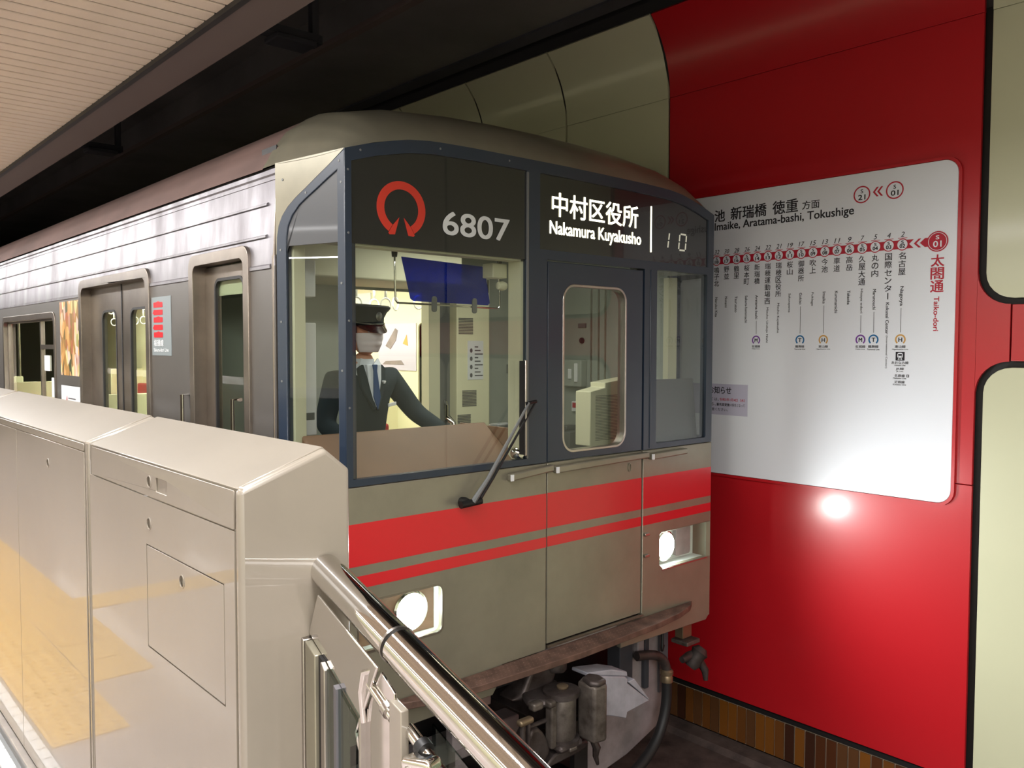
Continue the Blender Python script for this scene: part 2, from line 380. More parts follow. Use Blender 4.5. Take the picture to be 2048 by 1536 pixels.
MB().box(4.20, 4.34, -8, 26, 3.765, 3.78).build('soffit_lip', 'void', tc_)
MB().prism([(3.24, 3.77), (3.30, 3.77), (3.30, 3.81), (3.24, 3.81)], lambda u, v, w: (u, w, v), -8, 26).build('soffit_edge', 'fascia', tc_)
# hanging dark frames above the track
def hang(y, label):
    e = empty('ceiling_bracket', (2.75, y, 4.05), label, 'bracket', 'dark steel brackets above the track')
    b = MB().box(2.55, 2.95, y-.03, y+.03, 3.98, 4.05); b.build('top_bar', 'void', e)
    for x in (2.56, 2.90): MB().box(x, x+.05, y-.03, y+.03, 3.66, 3.98).build('side_bar', 'void', e)
    MB().box(2.55, 2.96, y-.06, y+.06, 3.60, 3.66).build('lower_bar', 'void', e)
    MB().box(2.60, 2.90, y-.10, y+.10, 3.56, 3.60).build('lamp_pan', 'void', e, bevel=.01)
hang(5.35, 'dark steel bracket hanging above the train, nearer one'); hang(9.7, 'dark steel bracket hanging above the train, farther one')
# enclosing walls of the station
MB().box(-6.2, -6, -8, 26, FZ, 2.9).build('wall_left', 'cream_panel'); tag(bpy.data.objects['wall_left'], 'pale far wall across the platform', None, None, 'structure')
MB().box(-6, 5.1, -8.2, -8, -1.5, 4.3).build('wall_back', 'cream_panel'); tag(bpy.data.objects['wall_back'], 'pale end wall behind the viewer', None, None, 'structure')
MB().box(-6, 5.1, 26, 26.2, -1.5, 4.3).build('wall_front', 'void'); tag(bpy.data.objects['wall_front'], 'dark end of the station hall', None, None, 'structure')
for i, (x, z) in enumerate(PL):
    e = empty('ceiling_light', (x, 5, 2.73), ('long tube light fitting under the ceiling nearest the track', 'long tube light fitting over the middle of the platform', 'long tube light fitting beside the pale far platform wall')[i], 'light')
    MB().box(x-.11, x+.11, -7, 17, z+.012, 2.732).build('housing', 'white', e, bevel=.01)

# ================================================================== ROUTE SIGN
SX = 4.800
sign = empty('route_sign', (SX, 2.75, 1.58), 'large white route map panel with rounded corners on the red wall', 'sign')
MB().prism(rr(1.758, .642, 3.68, 2.512, .075), fX, SX-.012, SX-.001).build('board', 'sign', sign, bevel=.002)
MB().plate(rr(1.740, .624, 3.692, 2.530, .09), [rr(1.756, .640, 3.684, 2.514, .076)], fX, SX-.016, SX-.001).build('edge_trim', 'red', sign)
Sx = SX-.0125
K = MB(); RD = MB(); GR = MB()
Lf = lambda u, v, w: (w, -u, v)            # reads left to right for someone on the platform (u=-Y)
Lv = lambda u, v, w: (w, -v, -u)           # turned a quarter clockwise: u downwards, v towards the right
def T(b, s, ya, yb, z0, z1, bold=.01, shear=0, dw=0, name='lettering'):
    m_ = {id(K): 'ink', id(RD): 'ink_red'}.get(id(b)); t_ = MB() if m_ else b
    t_.text(s, Lf, -ya, -yb if yb is not None else None, z0, z1, Sx-.0006-dw, bold*1.6, shear=shear)
    if m_: t_.build(name, m_, sign)
T(K, '今', 3.395, 3.315, 2.335, 2.415, .012); T(K, '池', 3.297, 3.218, 2.335, 2.413, .012)
T(K, '新瑞橋', 3.172, 2.909, 2.335, 2.418, .012); T(K, '徳重', 2.864, 2.691, 2.335, 2.418, .012); T(K, '方面', 2.661, 2.549, 2.343, 2.394, .01)
T(K, 'Imaike, Aratama-bashi, Tokushige', 3.296, 2.333, 2.262, 2.328, .012)
def ringp(b, y, z, ro, ri, w=0):
    if b is RD:
        t_ = MB(); ringp(t_, y, z, ro, ri, w); t_.build('code_ring', 'ink_red', sign); return
    b.plate(circ(-y, z, ro, 28), [circ(-y, z, ri, 28)], Lf, Sx-.0006-w, Sx-w)
def disc(b, y, z, r, w=0): b.prism(circ(-y, z, r, 28), Lf, Sx-.0006-w, Sx-w)
for y, n_ in ((2.287, '21'), (2.097, '01')):
    ringp(RD, y, 2.386, .050, .0425); T(K, 'S', y+.007, y-.007, 2.394, 2.416); T(K, n_, y+.021, y-.021, 2.356, 2.385, .015)
def chev(b, y, z, w, h, t, w2=0):          # one arrowhead pointing left
    if b is RD:
        t_ = MB(); chev(t_, y, z, w, h, t, w2); t_.build('direction_arrow', 'ink_red', sign); return
    b.prism([(-y, z), (-y+w, z+h), (-y+w+t, z+h), (-y+t, z), (-y+w+t, z-h), (-y+w, z-h)][::-1], Lf, Sx-.0008-w2, Sx-w2)
chev(RD, 2.222, 2.391, .022, .027, .012); chev(RD, 2.197, 2.391, .022, .027, .012)
ZC = 2.0755; P_ = .07685; Y2 = 2.047
band = MB().prism([(-3.66, ZC-.0245), (-3.66, ZC+.0245), (-1.985, ZC+.0245), (-2.010, ZC), (-1.985, ZC-.0245)], Lf, Sx-.0003, Sx).build('route_line', 'ink_red', sign)
chev(RD, 1.985, ZC, .026, .0245, .014)
RD.prism([(-1.952, ZC), (-1.925, ZC+.0245), (-1.90, ZC+.0245), (-1.90, ZC-.0245), (-1.925, ZC-.0245)], Lf, Sx-.0008, Sx)
names = [('02', '名古屋', 'Nagoya', '2'), ('03', '国際センター', 'Kokusai Center (International Center)', '4'), ('04', '丸の内', 'Marunouchi', '5'), ('05', '久屋大通', 'Hisaya-odori', '7'),
         ('06', '高岳', 'Takaoka', '9'), ('07', '車道', 'Kurumamichi', '11'), ('08', '今池', 'Imaike', '13'), ('09', '吹上', 'Fukiage', '15'), ('10', '御器所', 'Gokiso', '17'),
         ('11', '桜山', 'Sakurayama', '19'), ('12', '瑞穂区役所', 'Mizuho Kuyakusho', '21'), ('13', '瑞穂運動場西', 'Mizuho Undojo Nishi', '22'), ('14', '新瑞橋', 'Aratama-bashi', '24'),
         ('15', '桜本町', 'Sakura-hommachi', '26'), ('16', '鶴里', 'Tsurusato', '28'), ('17', '野並', 'Nonami', '30'), ('18', '鳴子北', 'Naruko Kita', '32')]
rstart = {'02': 1.841, '03': 1.752, '05': 1.838, '12': 1.775, '13': 1.750, '18': 1.83}
links = {'02': ('H', 'ink_ochre', '東山線', 'Higashiyama Line', 1.731), '04': ('T', 'ink_blue', '鶴舞線', 'Tsurumai Line', 1.69), '05': ('M', 'ink_pur', '名城線', 'Meijo Line', 1.69),
         '08': ('H', 'ink_ochre', '東山線', 'Higashiyama Line', 1.745), '10': ('T', 'ink_blue', '鶴舞線', 'Tsurumai Line', 1.745), '14': ('M', 'ink_pur', '名城線', 'Meijo Line', 1.66)}
em = {}
for k, (code, kan, rom, mins) in enumerate(names):
    y = Y2+k*P_
    c_ = MB(); disc(c_, y, ZC, .0315, .0004); sm_ = c_.build('station_marker', 'sign', sign)
    RR_ = MB(); KN = MB()
    ringp(RR_, y, ZC, .0335, .0285, .0009); T(K, 'S', y+.0065, y-.0065, ZC+.005, ZC+.022, .02, dw=.001, name='marker_code'); T(K, code, y+.0145, y-.0145, ZC-.019, ZC+.002, .022, dw=.001, name='marker_code')
    pass
    wd = .0085*len(mins)+.002
    T(K, mins, y+wd, y-wd, 2.119, 2.147, .004, .25, name='minutes'); MB().box(Sx-.0006, Sx, y-.026, y+.026, 2.1105, 2.1135).build('minutes_rule', 'ink_red', sign)
    for j, ch in enumerate(kan):
        z = 2.033-.0445*j
        if ch == 'ー': KN.box(Sx-.0006, Sx, y-.0035, y+.0025, z-.040, z-.004)
        else: T(KN, ch, y+.0195, y-.0195, z-.040, z-.001 if ch not in 'のセンタ' else z-.004, .008)
    zs = rstart.get(code, 1.832); L = .0118*len(rom); h = .018
    if code == '02': L = .11; h = .024
    RO_ = MB()
    if code == '03':
        RO_.text('Kokusai Center', Lv, -zs, -zs+.18, -y-.009, -y+.009, Sx-.0006, .02); RO_.text('(International Center)', Lv, -zs+.188, -zs+.375, -y-.007, -y+.006, Sx-.0006, .012)
    else: RO_.text(rom, Lv, -zs, -zs+L, -y-h*.5, -y+h*.5, Sx-.0006, .02)
    if code in links:
        s_, m_, kn, rn, zl = links[code]; zl = zs-L-.012
        MB().box(Sx-.0006, Sx, y-.0014, y+.0014, 1.581, zl).build('link_line', 'ink_grey', sign)
        b = MB()
        arc = [(-y+.030*math.cos(R(a)), 1.541+.030*math.sin(R(a))) for a in range(-50, 231, 14)]+[(-y+.0215*math.cos(R(a)), 1.541+.0215*math.sin(R(a))) for a in range(230, -51, -14)]
        b.prism(arc, Lf, Sx-.0006, Sx).build('line_emblem', m_, sign)
        T(K, s_, y+.010, y-.010, 1.528, 1.552, .02); T(K, kn, y+.030, y-.030, 1.493, 1.509, .012); T(K, rn, y+.0028*len(rn), y-.0028*len(rn), 1.480, 1.489, .01)
    RR_.build('marker_ring', 'ink_red', sm_); KN.build('station_name', 'ink', sign); RO_.build('station_romaji', 'ink', sign)
# the terminus marker and name
t0 = MB(); disc(t0, 1.858, ZC, .056, .0010); t0.build('station_marker', 'ink_red', sign)
t1 = MB(); ringp(t1, 1.858, ZC, .049, .0465, .0018); t1.text('S', Lf, -1.867, -1.849, ZC+.012, ZC+.033, Sx-.0026, .02); t1.text('01', Lf, -1.880, -1.837, ZC-.030, ZC+.003, Sx-.0026, .02)
t1.build('marker_print', 'sign', sign)
for j, ch in enumerate('太閤通'): T(RD, ch, 1.890, 1.822, 2.004-.0705*j-.064, 2.004-.0705*j, .014)
RD.text('Taiko-dori', Lv, -1.775, -1.587, -1.870, -1.843, Sx-.0006, .025)
# railway symbol and other lines under Nagoya
MB().prism(rr(-2.071, 1.422, -2.021, 1.471, .002), Lf, Sx-.0006, Sx).build('symbol_frame', 'ink', sign)
wi = MB().plate(rr(-2.061, 1.438, -2.031, 1.466, (.006, .010, .010, .006)), [rr(-2.057, 1.449, -2.035, 1.459, .002), circ(-2.055, 1.443, .0025, 8), circ(-2.037, 1.443, .0025, 8)], Lf, Sx-.0014, Sx-.0006)
wi.prism([(-2.058, 1.426), (-2.054, 1.426), (-2.050, 1.437), (-2.054, 1.437)], Lf, Sx-.0014, Sx-.0006).prism([(-2.038, 1.426), (-2.034, 1.426), (-2.038, 1.437), (-2.042, 1.437)], Lf, Sx-.0014, Sx-.0006)
wi.box(Sx-.0014, Sx-.0006, 2.034, 2.058, 1.4285, 1.431)
wi.build('railway_symbol', 'sign', sign)
for s_, r_, z in (('あおなみ線', 'Aonami Line', 1.402), ('JR線', 'JR Line', 1.366), ('名鉄線', 'Meitetsu Line', 1.328), ('近鉄線', 'Kintetsu Line', 1.292)):
    w_ = .0095*len(s_)*(.8 if s_[0] == 'J' else 1); T(K, s_, 2.046+w_, 2.046-w_, z, z+.016, .01); T(K, r_, 2.046+.0028*len(r_), 2.046-.0028*len(r_), z-.011, z-.002, .008)
MB().prism(rr(-2.008, 1.328, -1.994, 1.343, .001), Lf, Sx-.0006, Sx).build('airport_mark', 'ink', sign)
MB().prism([(-2.0025, 1.330), (-1.9995, 1.330), (-1.9995, 1.341), (-2.0025, 1.341)], Lf, Sx-.0010, Sx-.0006).prism([(-2.006, 1.334), (-1.996, 1.334), (-1.996, 1.337), (-2.006, 1.337)], Lf, Sx-.0010, Sx-.0006).build('airport_print', 'sign', sign)
# notice at the lower left
MB().prism(rr(-3.60, 1.040, -3.025, 1.248, 0), Lf, Sx-.0008, Sx).build('notice', 'notice', sign)
Sx2 = Sx; Sx = Sx-.0010
T(K, 'お知らせ', 3.325, 3.150, 1.182, 1.230, .012)
T(K, 'いては、', 3.345, 3.245, 1.134, 1.154, .006); T(RD, '令和5年1月4日（水）', 3.240, 3.045, 1.134, 1.154, .012)
T(K, 'いる、', 3.345, 3.268, 1.100, 1.120, .006); T(K, '駅名変更後', 3.262, 3.160, 1.100, 1.120, .02); T(K, 'の駅名となって', 3.156, 3.045, 1.100, 1.120, .004)
T(K, 'ご注意ください。', 3.345, 3.175, 1.066, 1.086, .006)
Sx = Sx2
RD.build('route_marks', 'ink_red', sign)
# open white centre of the band arrows
wc = MB()
for y in (2.003, 1.968): wc.prism([(-y, ZC), (-y+.026, ZC+.0255), (-y+.036, ZC+.0255), (-y+.010, ZC), (-y+.036, ZC-.0255), (-y+.026, ZC-.0255)][::-1], Lf, Sx-.0012, Sx-.0008)
wc.build('arrow_gaps', 'sign', sign)

# ================================================================== PLATFORM BARRIER
XA, XB, XC = .695, .888, .946; ZA, ZB, ZC_ = 1.213, 1.279, 1.231
def bsec(x_in=0): return [(XA+.004, FZ), (XC, FZ), (XC, ZC_), (XB, ZB), (XA+.004, ZA+.001)]
pYZ = lambda u, v, w: (u, w, v)
def lock(e, y, z, key=True):
    MB().plate(circ(y, z, .0165, 20), [circ(y, z, .0135, 20)], fX, XA-.0012, XA+.002).build('lock_ring', 'barrier', e)
    l = MB().prism(circ(y, z, .0135, 20), fX, XA+.006, XA+.008).build('lock', 'barrier_in', e)
    MB().prism(rr(y-.002, z-.007, y+.002, z+.007, .001), fX, XA+.003, XA+.0062).build('key_slot', 'grey_metal', l)
def bplate(e, y0, y1, z0, z1, holes=(), name='panel', r=.003):
    return MB().plate(rr(y0, z0, y1, z1, r, 2), list(holes), fX, XA, XA+.004).build(name, 'barrier', e, bevel=.0012)
# end unit
Ba = empty('platform_barrier', (.82, 2.1, FZ), 'beige platform barrier end unit with hatch and card slot, touching the handrail', 'barrier', 'platform barrier units')
MB().prism(bsec(), pYZ, 1.589, 2.625).build('body', 'barrier', Ba, bevel=.006, seg=3)
MB().prism([(XA+.001, ZA), (XA+.006, ZA-.006), (XB, ZB-.004), (XC-.004, ZC_-.004), (XC+.001, ZC_+.002), (XB, ZB+.004)], pYZ, 1.605, 2.615).build('top_cover', 'barrier', Ba, bevel=.002)
slot = rr(1.992, 1.146, 2.069, 1.180, .003)
bplate(Ba, 1.617, 2.595, 1.128, 1.2075, [circ(2.116, 1.164, .0145, 20), slot], 'top_panel')
MB().prism(slot, fX, XA+.0045, XA+.0055).build('slot_back', 'barrier_in', Ba)
bplate(Ba, 1.617, 2.622, FZ+.06, 1.1245, [circ(2.121, 1.059, .0145, 20), rr(1.669, .745, 2.143, 1.006, .002)], 'side_panel')
bplate(Ba, 1.6725, 2.1395, .7485, 1.0025, [circ(1.907, .960, .0145, 20)], 'hatch')
MB().box(XA+.0042, XA+.0048, 1.66, 2.15, .74, 1.01).build('hatch_gap', 'ink_grey', Ba)
for y, z in ((2.116, 1.164), (2.121, 1.059), (1.907, .960)): lock(Ba, y, z)
MB().prism([(XA-.001, FZ), (XC, FZ), (XC, ZC_), (XB, ZB), (XA-.001, ZA-.003)], pYZ, 1.586, 1.612).build('end_cheek', 'barrier', Ba, bevel=.010, seg=4)
# following units
def unit(y0, y1, label, splits):
    e = empty('platform_barrier', (.82, (y0+y1)/2, FZ), label, 'barrier', 'platform barrier units')
    MB().prism(bsec(), pYZ, y0, y1).build('body', 'barrier', e, bevel=.005, seg=2)
    MB().prism([(XA+.001, ZA), (XA+.006, ZA-.006), (XB, ZB-.004), (XC-.004, ZC_-.004), (XC+.001, ZC_+.002), (XB, ZB+.004)], pYZ, y0+.03, y1-.01).build('top_cover', 'barrier', e, bevel=.002)
    bplate(e, y0+.035, y1-.01, 1.186, 1.2075, name='top_rail')
    last = y0+.035
    for s_ in splits+[y1-.01]:
        bplate(e, last, s_-.004, FZ+.06, 1.183, [circ((last+s_)/2-.02 if s_ != 9 else 0, 1.105, .0145, 20)], 'side_panel')
        lock(e, (last+s_)/2-.02, 1.105); last = s_
    MB().box(XA+.001, XA+.004, y0+.012, y0+.022, FZ+.05, 1.21).build('joint_strip', 'barrier', e)
unit(2.645, 4.50, 'beige platform barrier unit second from the handrail', [3.575]); unit(4.52, 6.55, 'beige platform barrier unit third from the handrail', [5.5]); unit(6.57, 9.6, 'beige platform barrier unit fourth along from the handrail', [8.0])
# stainless sill with white blocks along the foot
sill = empty('barrier_sill', (.64, 3.8, FZ), 'stainless floor strip with white blocks at the foot of the barrier', 'strip')
MB().box(.672, .6985, 1.6, 9.6, FZ, FZ+.055).build('kick_plate', 'steel', sill, bevel=.002)
MB().box(.60, .672, 1.6, 9.6, FZ, FZ+.014).build('tray', 'grey_metal', sill)
bm_ = setmat(MB().box(.614, .654, -.045, .045, 0, .02).mesh('block'), 'white')
for k in range(60): inst(bm_, 'block', (0, 1.75+k*.1, FZ+.004), sill)
# ================================================================== TRAIN
FY = 2.92; CX = 2.98; FLo = 1.727; FRo = 4.233; SXL = 1.61; SXR = 4.35; YB = 3.285
tr = empty('subway_train', (CX, 8, -1.045), 'stainless subway train with dark blue windscreen mask and red stripes, headlights lit', 'train')
tab = [(0, 2.388), (.6, 2.384), (.82, 2.378), (.95, 2.363), (1.11, 2.327), (1.253, 2.282)]
def zt(x):
    d = abs(x-CX)
    for (a, za), (b, zb) in zip(tab, tab[1:]):
        if d <= b: t = (d-a)/(b-a); return za+(zb-za)*t
    return tab[-1][1]
def arcp(xa, xb, off, n=24): return [(xa+(xb-xa)*i/n, zt(xa+(xb-xa)*i/n)-off) for i in range(n+1)]
# --- front mask
ws = [(1.757, .957), (2.715, .957)]+arcp(2.715, 1.757, .055)
ds = [(2.798, 1.968), (4.178, 1.968)]+arcp(4.178, 2.798, .055)
rw = rr(3.700, .957, 4.172, 1.925, .012)
outer = [(FLo, .928), (2.847, .928), (2.847, 1.922), (3.592, 1.922), (3.592, .928), (FRo, .928)]+arcp(FRo, FLo, 0)
MB().plate(outer, [ws, ds, rw], fY, FY, FY+.035).build('front_mask', 'blue', tr, bevel=.004)
for hole, o_ in ((ws, 'windscreen_seal'), (rw, 'window_seal')):
    pass
MB().prism([(1.757, 1.912), (2.715, 1.912)]+arcp(2.715, 1.757, .055), fY, FY+.008, FY+.02).build('number_band', 'band', tr)
MB().prism([(1.757, .957), (2.715, .957), (2.715, 1.912), (1.757, 1.912)], fY, FY+.012, FY+.016).build('windscreen', 'glass', tr)
db = MB().prism(ds, fY, FY+.008, FY+.02).build('destination_panel', 'band', tr)
MB().prism(rw, fY, FY+.012, FY+.016).build('side_windscreen', 'glass', tr)
MB().box(2.713, 2.722, FY-.003, FY+.006, .96, 2.325).build('mask_edge', 'grey_metal', tr)
MB().box(3.640, 3.655, FY-.004, FY+.004, .935, 1.92).build('mask_rib', 'blue', tr, bevel=.003)
for x, z in ((1.742, 2.2), (1.742, 1.95), (1.742, 1.6), (1.742, 1.25), (1.80, 2.285), (2.2, 2.352), (2.6, 2.36)):
    MB().lathe([(.005, 0), (.004, .002)], (x, FY, z), (0, -1, 0), n=10).build('screw', 'grey_metal', tr)
# number, emblem, destination
nb = MB().text('6807', fY, 2.218, 2.604, 1.988, 2.088, FY+.0055, .020); nb.build('car_number', 'num', tr)
ez, ex, ro, ri = 2.0725, 2.001, .122, .086
arc = [(ex+ro*math.cos(R(a)), ez+.94*ro*math.sin(R(a))) for a in range(-58, 239, 8)]+[(ex+ri*math.cos(R(a)), ez+.94*ri*math.sin(R(a))) for a in range(238, -59, -8)]
eb = MB().prism(arc, fY, FY+.0055, FY+.008)
for s_ in (-1, 1):
    eb.prism([(ex+s_*q_[0], q_[1]) for q_ in ((.046, 2.000), (.066, 1.968), (.060, 1.962), (.034, 1.964), (.012, 2.036))][::s_], fY, FY+.0052, FY+.0078)
eb.build('emblem', 'logo', tr)
L_ = MB(); L_.text('中村区役所', fY, 2.885, 3.537, 2.137, 2.254, FY+.0055, .010); L_.text('Nakamura Kuyakusho', fY, 2.87, 3.563, 2.030, 2.113, FY+.0055, .012)
L_.build('destination_lettering', 'led', db); MB().box(3.646, 3.654, FY+.005, FY+.0078, 2.019, 2.269).build('divider_light', 'led', db)
dg = MB()
def seg(x0, z0, x1, z1, w=.0045): dg.prism([(x0-w, z0), (x0+w, z0), (x1+w, z1), (x1-w, z1)] if abs(z1-z0) > abs(x1-x0) else [(x0, z0-w), (x1, z1-w), (x1, z1+w), (x0, z0+w)], fY, FY+.0055, FY+.0078)
seg(3.800, 2.056, 3.806, 2.092); seg(3.808, 2.100, 3.814, 2.136)
for x in (3.900, 3.962): seg(x, 2.056, x+.004, 2.092); seg(x+.006, 2.100, x+.010, 2.136)
seg(3.908, 2.050, 3.956, 2.050); seg(3.918, 2.141, 3.966, 2.141)
dg.build('run_number', 'led_dim', db)
# --- centre door
dw = rr(2.965, .967, 3.442, 1.806, .075, 8)
MB().plate([(2.857, .928), (3.583, .928), (3.583, 1.914), (2.857, 1.914)], [dw], fY, FY+.004, FY+.03).build('front_door', 'blue', tr, bevel=.003)
MB().plate(rr(2.960, .962, 3.447, 1.811, .08, 8), [rr(2.972, .974, 3.435, 1.799, .07, 8)], fY, FY+.002, FY+.055).build('door_window_rim', 'steel', tr, bevel=.002)
MB().prism(dw, fY, FY+.02, FY+.024).build('door_window', 'glass', tr)
MB().box(2.857, 3.583, FY+.004, FY+.03, .018, .924).build('door_lower_panel', 'cap', tr, bevel=.003)
MB().box(2.845, 3.595, FY+.03, FY+.034, .0, 1.93).plate([(2.845, 0), (3.595, 0), (3.595, 1.93), (2.845, 1.93)], [dw], fY, FY+.031, FY+.034) if 0 else None
MB().box(2.83, 2.858, FY+.031, FY+.05, .0, 1.93).box(3.582, 3.61, FY+.031, FY+.05, 0, 1.93).box(2.83, 3.61, FY+.031, FY+.05, 0, .03).build('door_gap', 'rubber', tr)
MB().box(2.850, 3.590, FY-.014, FY+.004, .002, .014).build('door_sill', 'steel', tr)
# --- lower front
hl = rr(1.775, .235, 2.205, .445, (.03, .03, .03, .03))
MB().plate([(FLo, -.14), (2.50, -.14), (2.555, -.07), (2.56, -.01), (2.847, -.01), (2.847, .924), (FLo, .924)], [hl], fY, FY, FY+.03).build('front_panel', 'cap', tr, bevel=.004)
MB().plate([(3.593, -.01), (3.41, -.01), (3.415, -.14), (4.20, -.155), (4.233, -.125), (4.233, .235), (3.775, .235), (3.745, .262), (3.745, .428), (3.762, .443), (4.233, .443), (4.233, .924), (3.593, .924)], [], fY, FY, FY+.03).build('front_panel', 'cap', tr, bevel=.004)
for (xa, xb, y) in ((FLo, 2.847, FY), (2.857, 3.583, FY+.004), (3.593, FRo, FY)):
    MB().box(xa+.001, xb-.001, y-.0012, y+.002, .600, .775).build('broad_stripe', 'stripe', tr)
    MB().box(xa+.001, xb-.001, y-.0012, y+.002, .507, .558).build('narrow_stripe', 'stripe', tr)
# headlights: recessed housings with round lamps
def headlight(x0, x1, lampx, tx, open_right=False):
    h = MB(); y0, y1 = FY+.002, FY+.10
    h.box(x0-.01, x1+.01, y1, y1+.006, .225, .455).box(x0-.01, x1+.01, y0+.028, y1, .445, .455).box(x0-.01, x1+.01, y0+.028, y1, .225, .235)
    h.box(x0-.012, x0, y0+.028, y1, .235, .445)
    if not open_right: h.box(x1, x1+.012, y0+.028, y1, .235, .445)
    hb = h.build('headlight', 'lamp_house', tr)
    MB().lathe([(.088, .0), (.090, .045), (.078, .050), (.070, .02)], (lampx, y1, .34), (0, -1, 0), n=28).build('lamp_rim', 'chrome', hb, smooth=True)
    MB().lathe([(.078, 0), (.070, .018), (.045, .032), (.0, .038)], (lampx, y1-.03, .34), (0, -1, 0), n=28).build('lamp_lens', 'lamp', hb, smooth=True)
    MB().plate(rr(tx-.07, .255, tx+.07, .425, .02), [], fY, y1-.03, y1-.001).build('tail_lamp', 'box_grey', hb, bevel=.006)
    MB().prism(rr(x0+.004, .239, x1-.004, .441, .026), fY, FY+.004, FY+.008).build('lens_cover', 'lamp_glass', hb)
    return hb
headlight(1.775, 2.205, 2.075, 1.88); hb = headlight(3.745, 4.185, 3.868, 4.06, True)
MB().plate(rr(1.768, .228, 2.212, .452, .036), [rr(1.777, .237, 2.203, .443, .028)], fY, FY-.002, FY+.006).build('headlight_trim', 'steel', tr)
MB().box(3.765, 4.20, FY-.003, FY+.003, .226, .232).build('headlight_trim', 'steel', tr)
for z in (.455, .335): MB().box(3.60, 3.64, FY-.014, FY, z-.008, z+.008).build('door_hinge', 'steel', tr, bevel=.003)
# hand bars
for xa, xb, za, zb in ((2.585, 2.868, .885, .905), (2.887, 3.607, .893, .905), (3.632, 3.955, .893, .898)):
    g_ = MB().prism([(xa, za-.02), (xb, zb-.018), (xb, zb+.014), (xa, za+.014)], fY, FY-.035, FY-.002).build('grab_bar', 'cap', tr, bevel=.006)
    MB().prism([(xa-.002, za-.018), (xa+.014, za-.018), (xa+.014, za+.012), (xa-.002, za+.012)], fY, FY-.038, FY-.030).build('end_cap', 'white', g_)
MB().plate([(3.480+.013*math.cos(a/20*6.283), .842+.024*math.sin(a/20*6.283)) for a in range(20)], [[(3.480+.009*math.cos(a/20*6.283), .842+.019*math.sin(a/20*6.283)) for a in range(20)]], fY, FY-.001, FY+.004).build('key_cover', 'cap', tr)
# tread board
tp = [(1.91, 2.915), (1.98, 2.875), (2.12, 2.84), (2.35, 2.815), (2.98, 2.795), (3.61, 2.815), (3.84, 2.84), (3.98, 2.875), (4.05, 2.915)]
td = MB().prism(tp, lambda u, v, w: (u, v, w-(2.92-v)*.10), -.038, -.006).build('tread_board', 'tread', tr, bevel=.003)
rd_ = MB()
for r_ in range(4):
    for k in range(78):
        x = 2.03+k*.025+(r_ % 2)*.0125; y = 2.830+.022*r_
        if abs(x-CX) < 1.0-(.5 if r_ == -1 else 0) and y > 2.80+.06*(abs(x-CX))**3: rd_.lathe([(.004, 0), (.002, .002)], (x, y, -.006-(2.92-y)*.1), n=5)
tag(rd_.build('tread_studs', 'tread', td), kind='stuff')
# wiper
wp = MB().lathe([(.022, -.0), (.024, .02), (.018, .05), (.008, .055)], (2.315, FY, .800), (0, -1, 0), n=16).build('wiper', 'black', tr, smooth=True)
MB().tube([(2.335, 2.865, .802), (2.42, 2.86, .90), (2.683, 2.872, 1.232)], [.014, .010, .006], 8).build('wiper_arm', 'grey_metal', wp, smooth=True)
MB().tube([(2.375, 2.875, .802), (2.46, 2.872, .90), (2.735, 2.882, 1.232)], [.010, .007, .005], 8).build('wiper_arm', 'black', wp, smooth=True)
MB().tube([(2.27, 2.87, .797), (2.385, 2.87, .803)], .017, 10).build('wiper_link', 'black', wp, smooth=True)
MB().tube([(2.665, 2.876, 1.228), (2.742, 2.884, 1.236)], .008, 8).build('wiper_link', 'black', wp, smooth=True)
wb_ = MB().box(2.660, 2.665, 2.880, 2.915, .985, 1.43).build('wiper_blade', 'rubber', wp); MB().box(2.664, 2.676, 2.876, 2.890, .98, 1.435).build('blade_spine', 'steel', wp, bevel=.003)

# --- chamfered corners (left is seen, right mirrors it)
CL = math.hypot(YB-FY, SXL-FLo); cdx = (SXL-FLo)/CL; cdy = (YB-FY)/CL
def fCh(side):
    def f(u, v, w):                      # u along the chamfer from the front corner, w inward
        x = FLo+cdx*u+cdy*w; y = FY+cdy*u-cdx*w
        return (x if side < 0 else 2*CX-x, y, v)
    return f
co = [(.002, 2.280), (.078, 2.230), (.150, 2.185), (.211, 2.146), (.268, 2.111), (.312, 2.078), (.347, 2.040), (.367, 2.000), (.377, 1.955), (.380, 1.886)]
ci = [(.041, 2.200), (.091, 2.172), (.151, 2.136), (.212, 2.101), (.249, 2.077), (.287, 2.040), (.313, 1.996), (.322, 1.951), (.326, 1.883)]
for sd in (-1, 1):
    f = fCh(sd)
    MB().plate([(.002, .928)]+co+[(.380, .928)], [[(.041, .957)]+ci+[(.326, .957)]], f, 0, .035).build('corner_mask', 'blue', tr, bevel=.003)
    up = MB().prism([(.041, 1.915), (.041, 2.200)]+ci[1:]+[(.325, 1.915)], f, .006, .018).build('corner_upper_panel', 'corner_grey', tr)
    MB().prism([(.041, .957), (.041, 1.915), (.325, 1.915), (.326, 1.883), (.326, .957)], f, .010, .014).build('corner_window', 'glass', tr)
    MB().prism([(.002, 2.283)]+co[1:]+[(.383, 1.88), (CL, 1.88), (CL, 2.262)], f, .001, .034).build('corner_panel', 'cap', tr)
    MB().prism([(.0, -.13), (CL, -.13), (CL, .925), (.0, .925)], f, 0, .03).build('corner_lower_panel', 'cap', tr)
    for u, v in ((.03, 2.235), (.21, 2.125), (.355, 1.9), (.355, 1.6), (.355, 1.35), (.02, 2.15), (.02, 1.75), (.02, 1.4), (.34, 2.19)):
        MB().prism(circ(u, v, .005, 10), f, -.0015, .001).build('screw', 'grey_metal', tr)
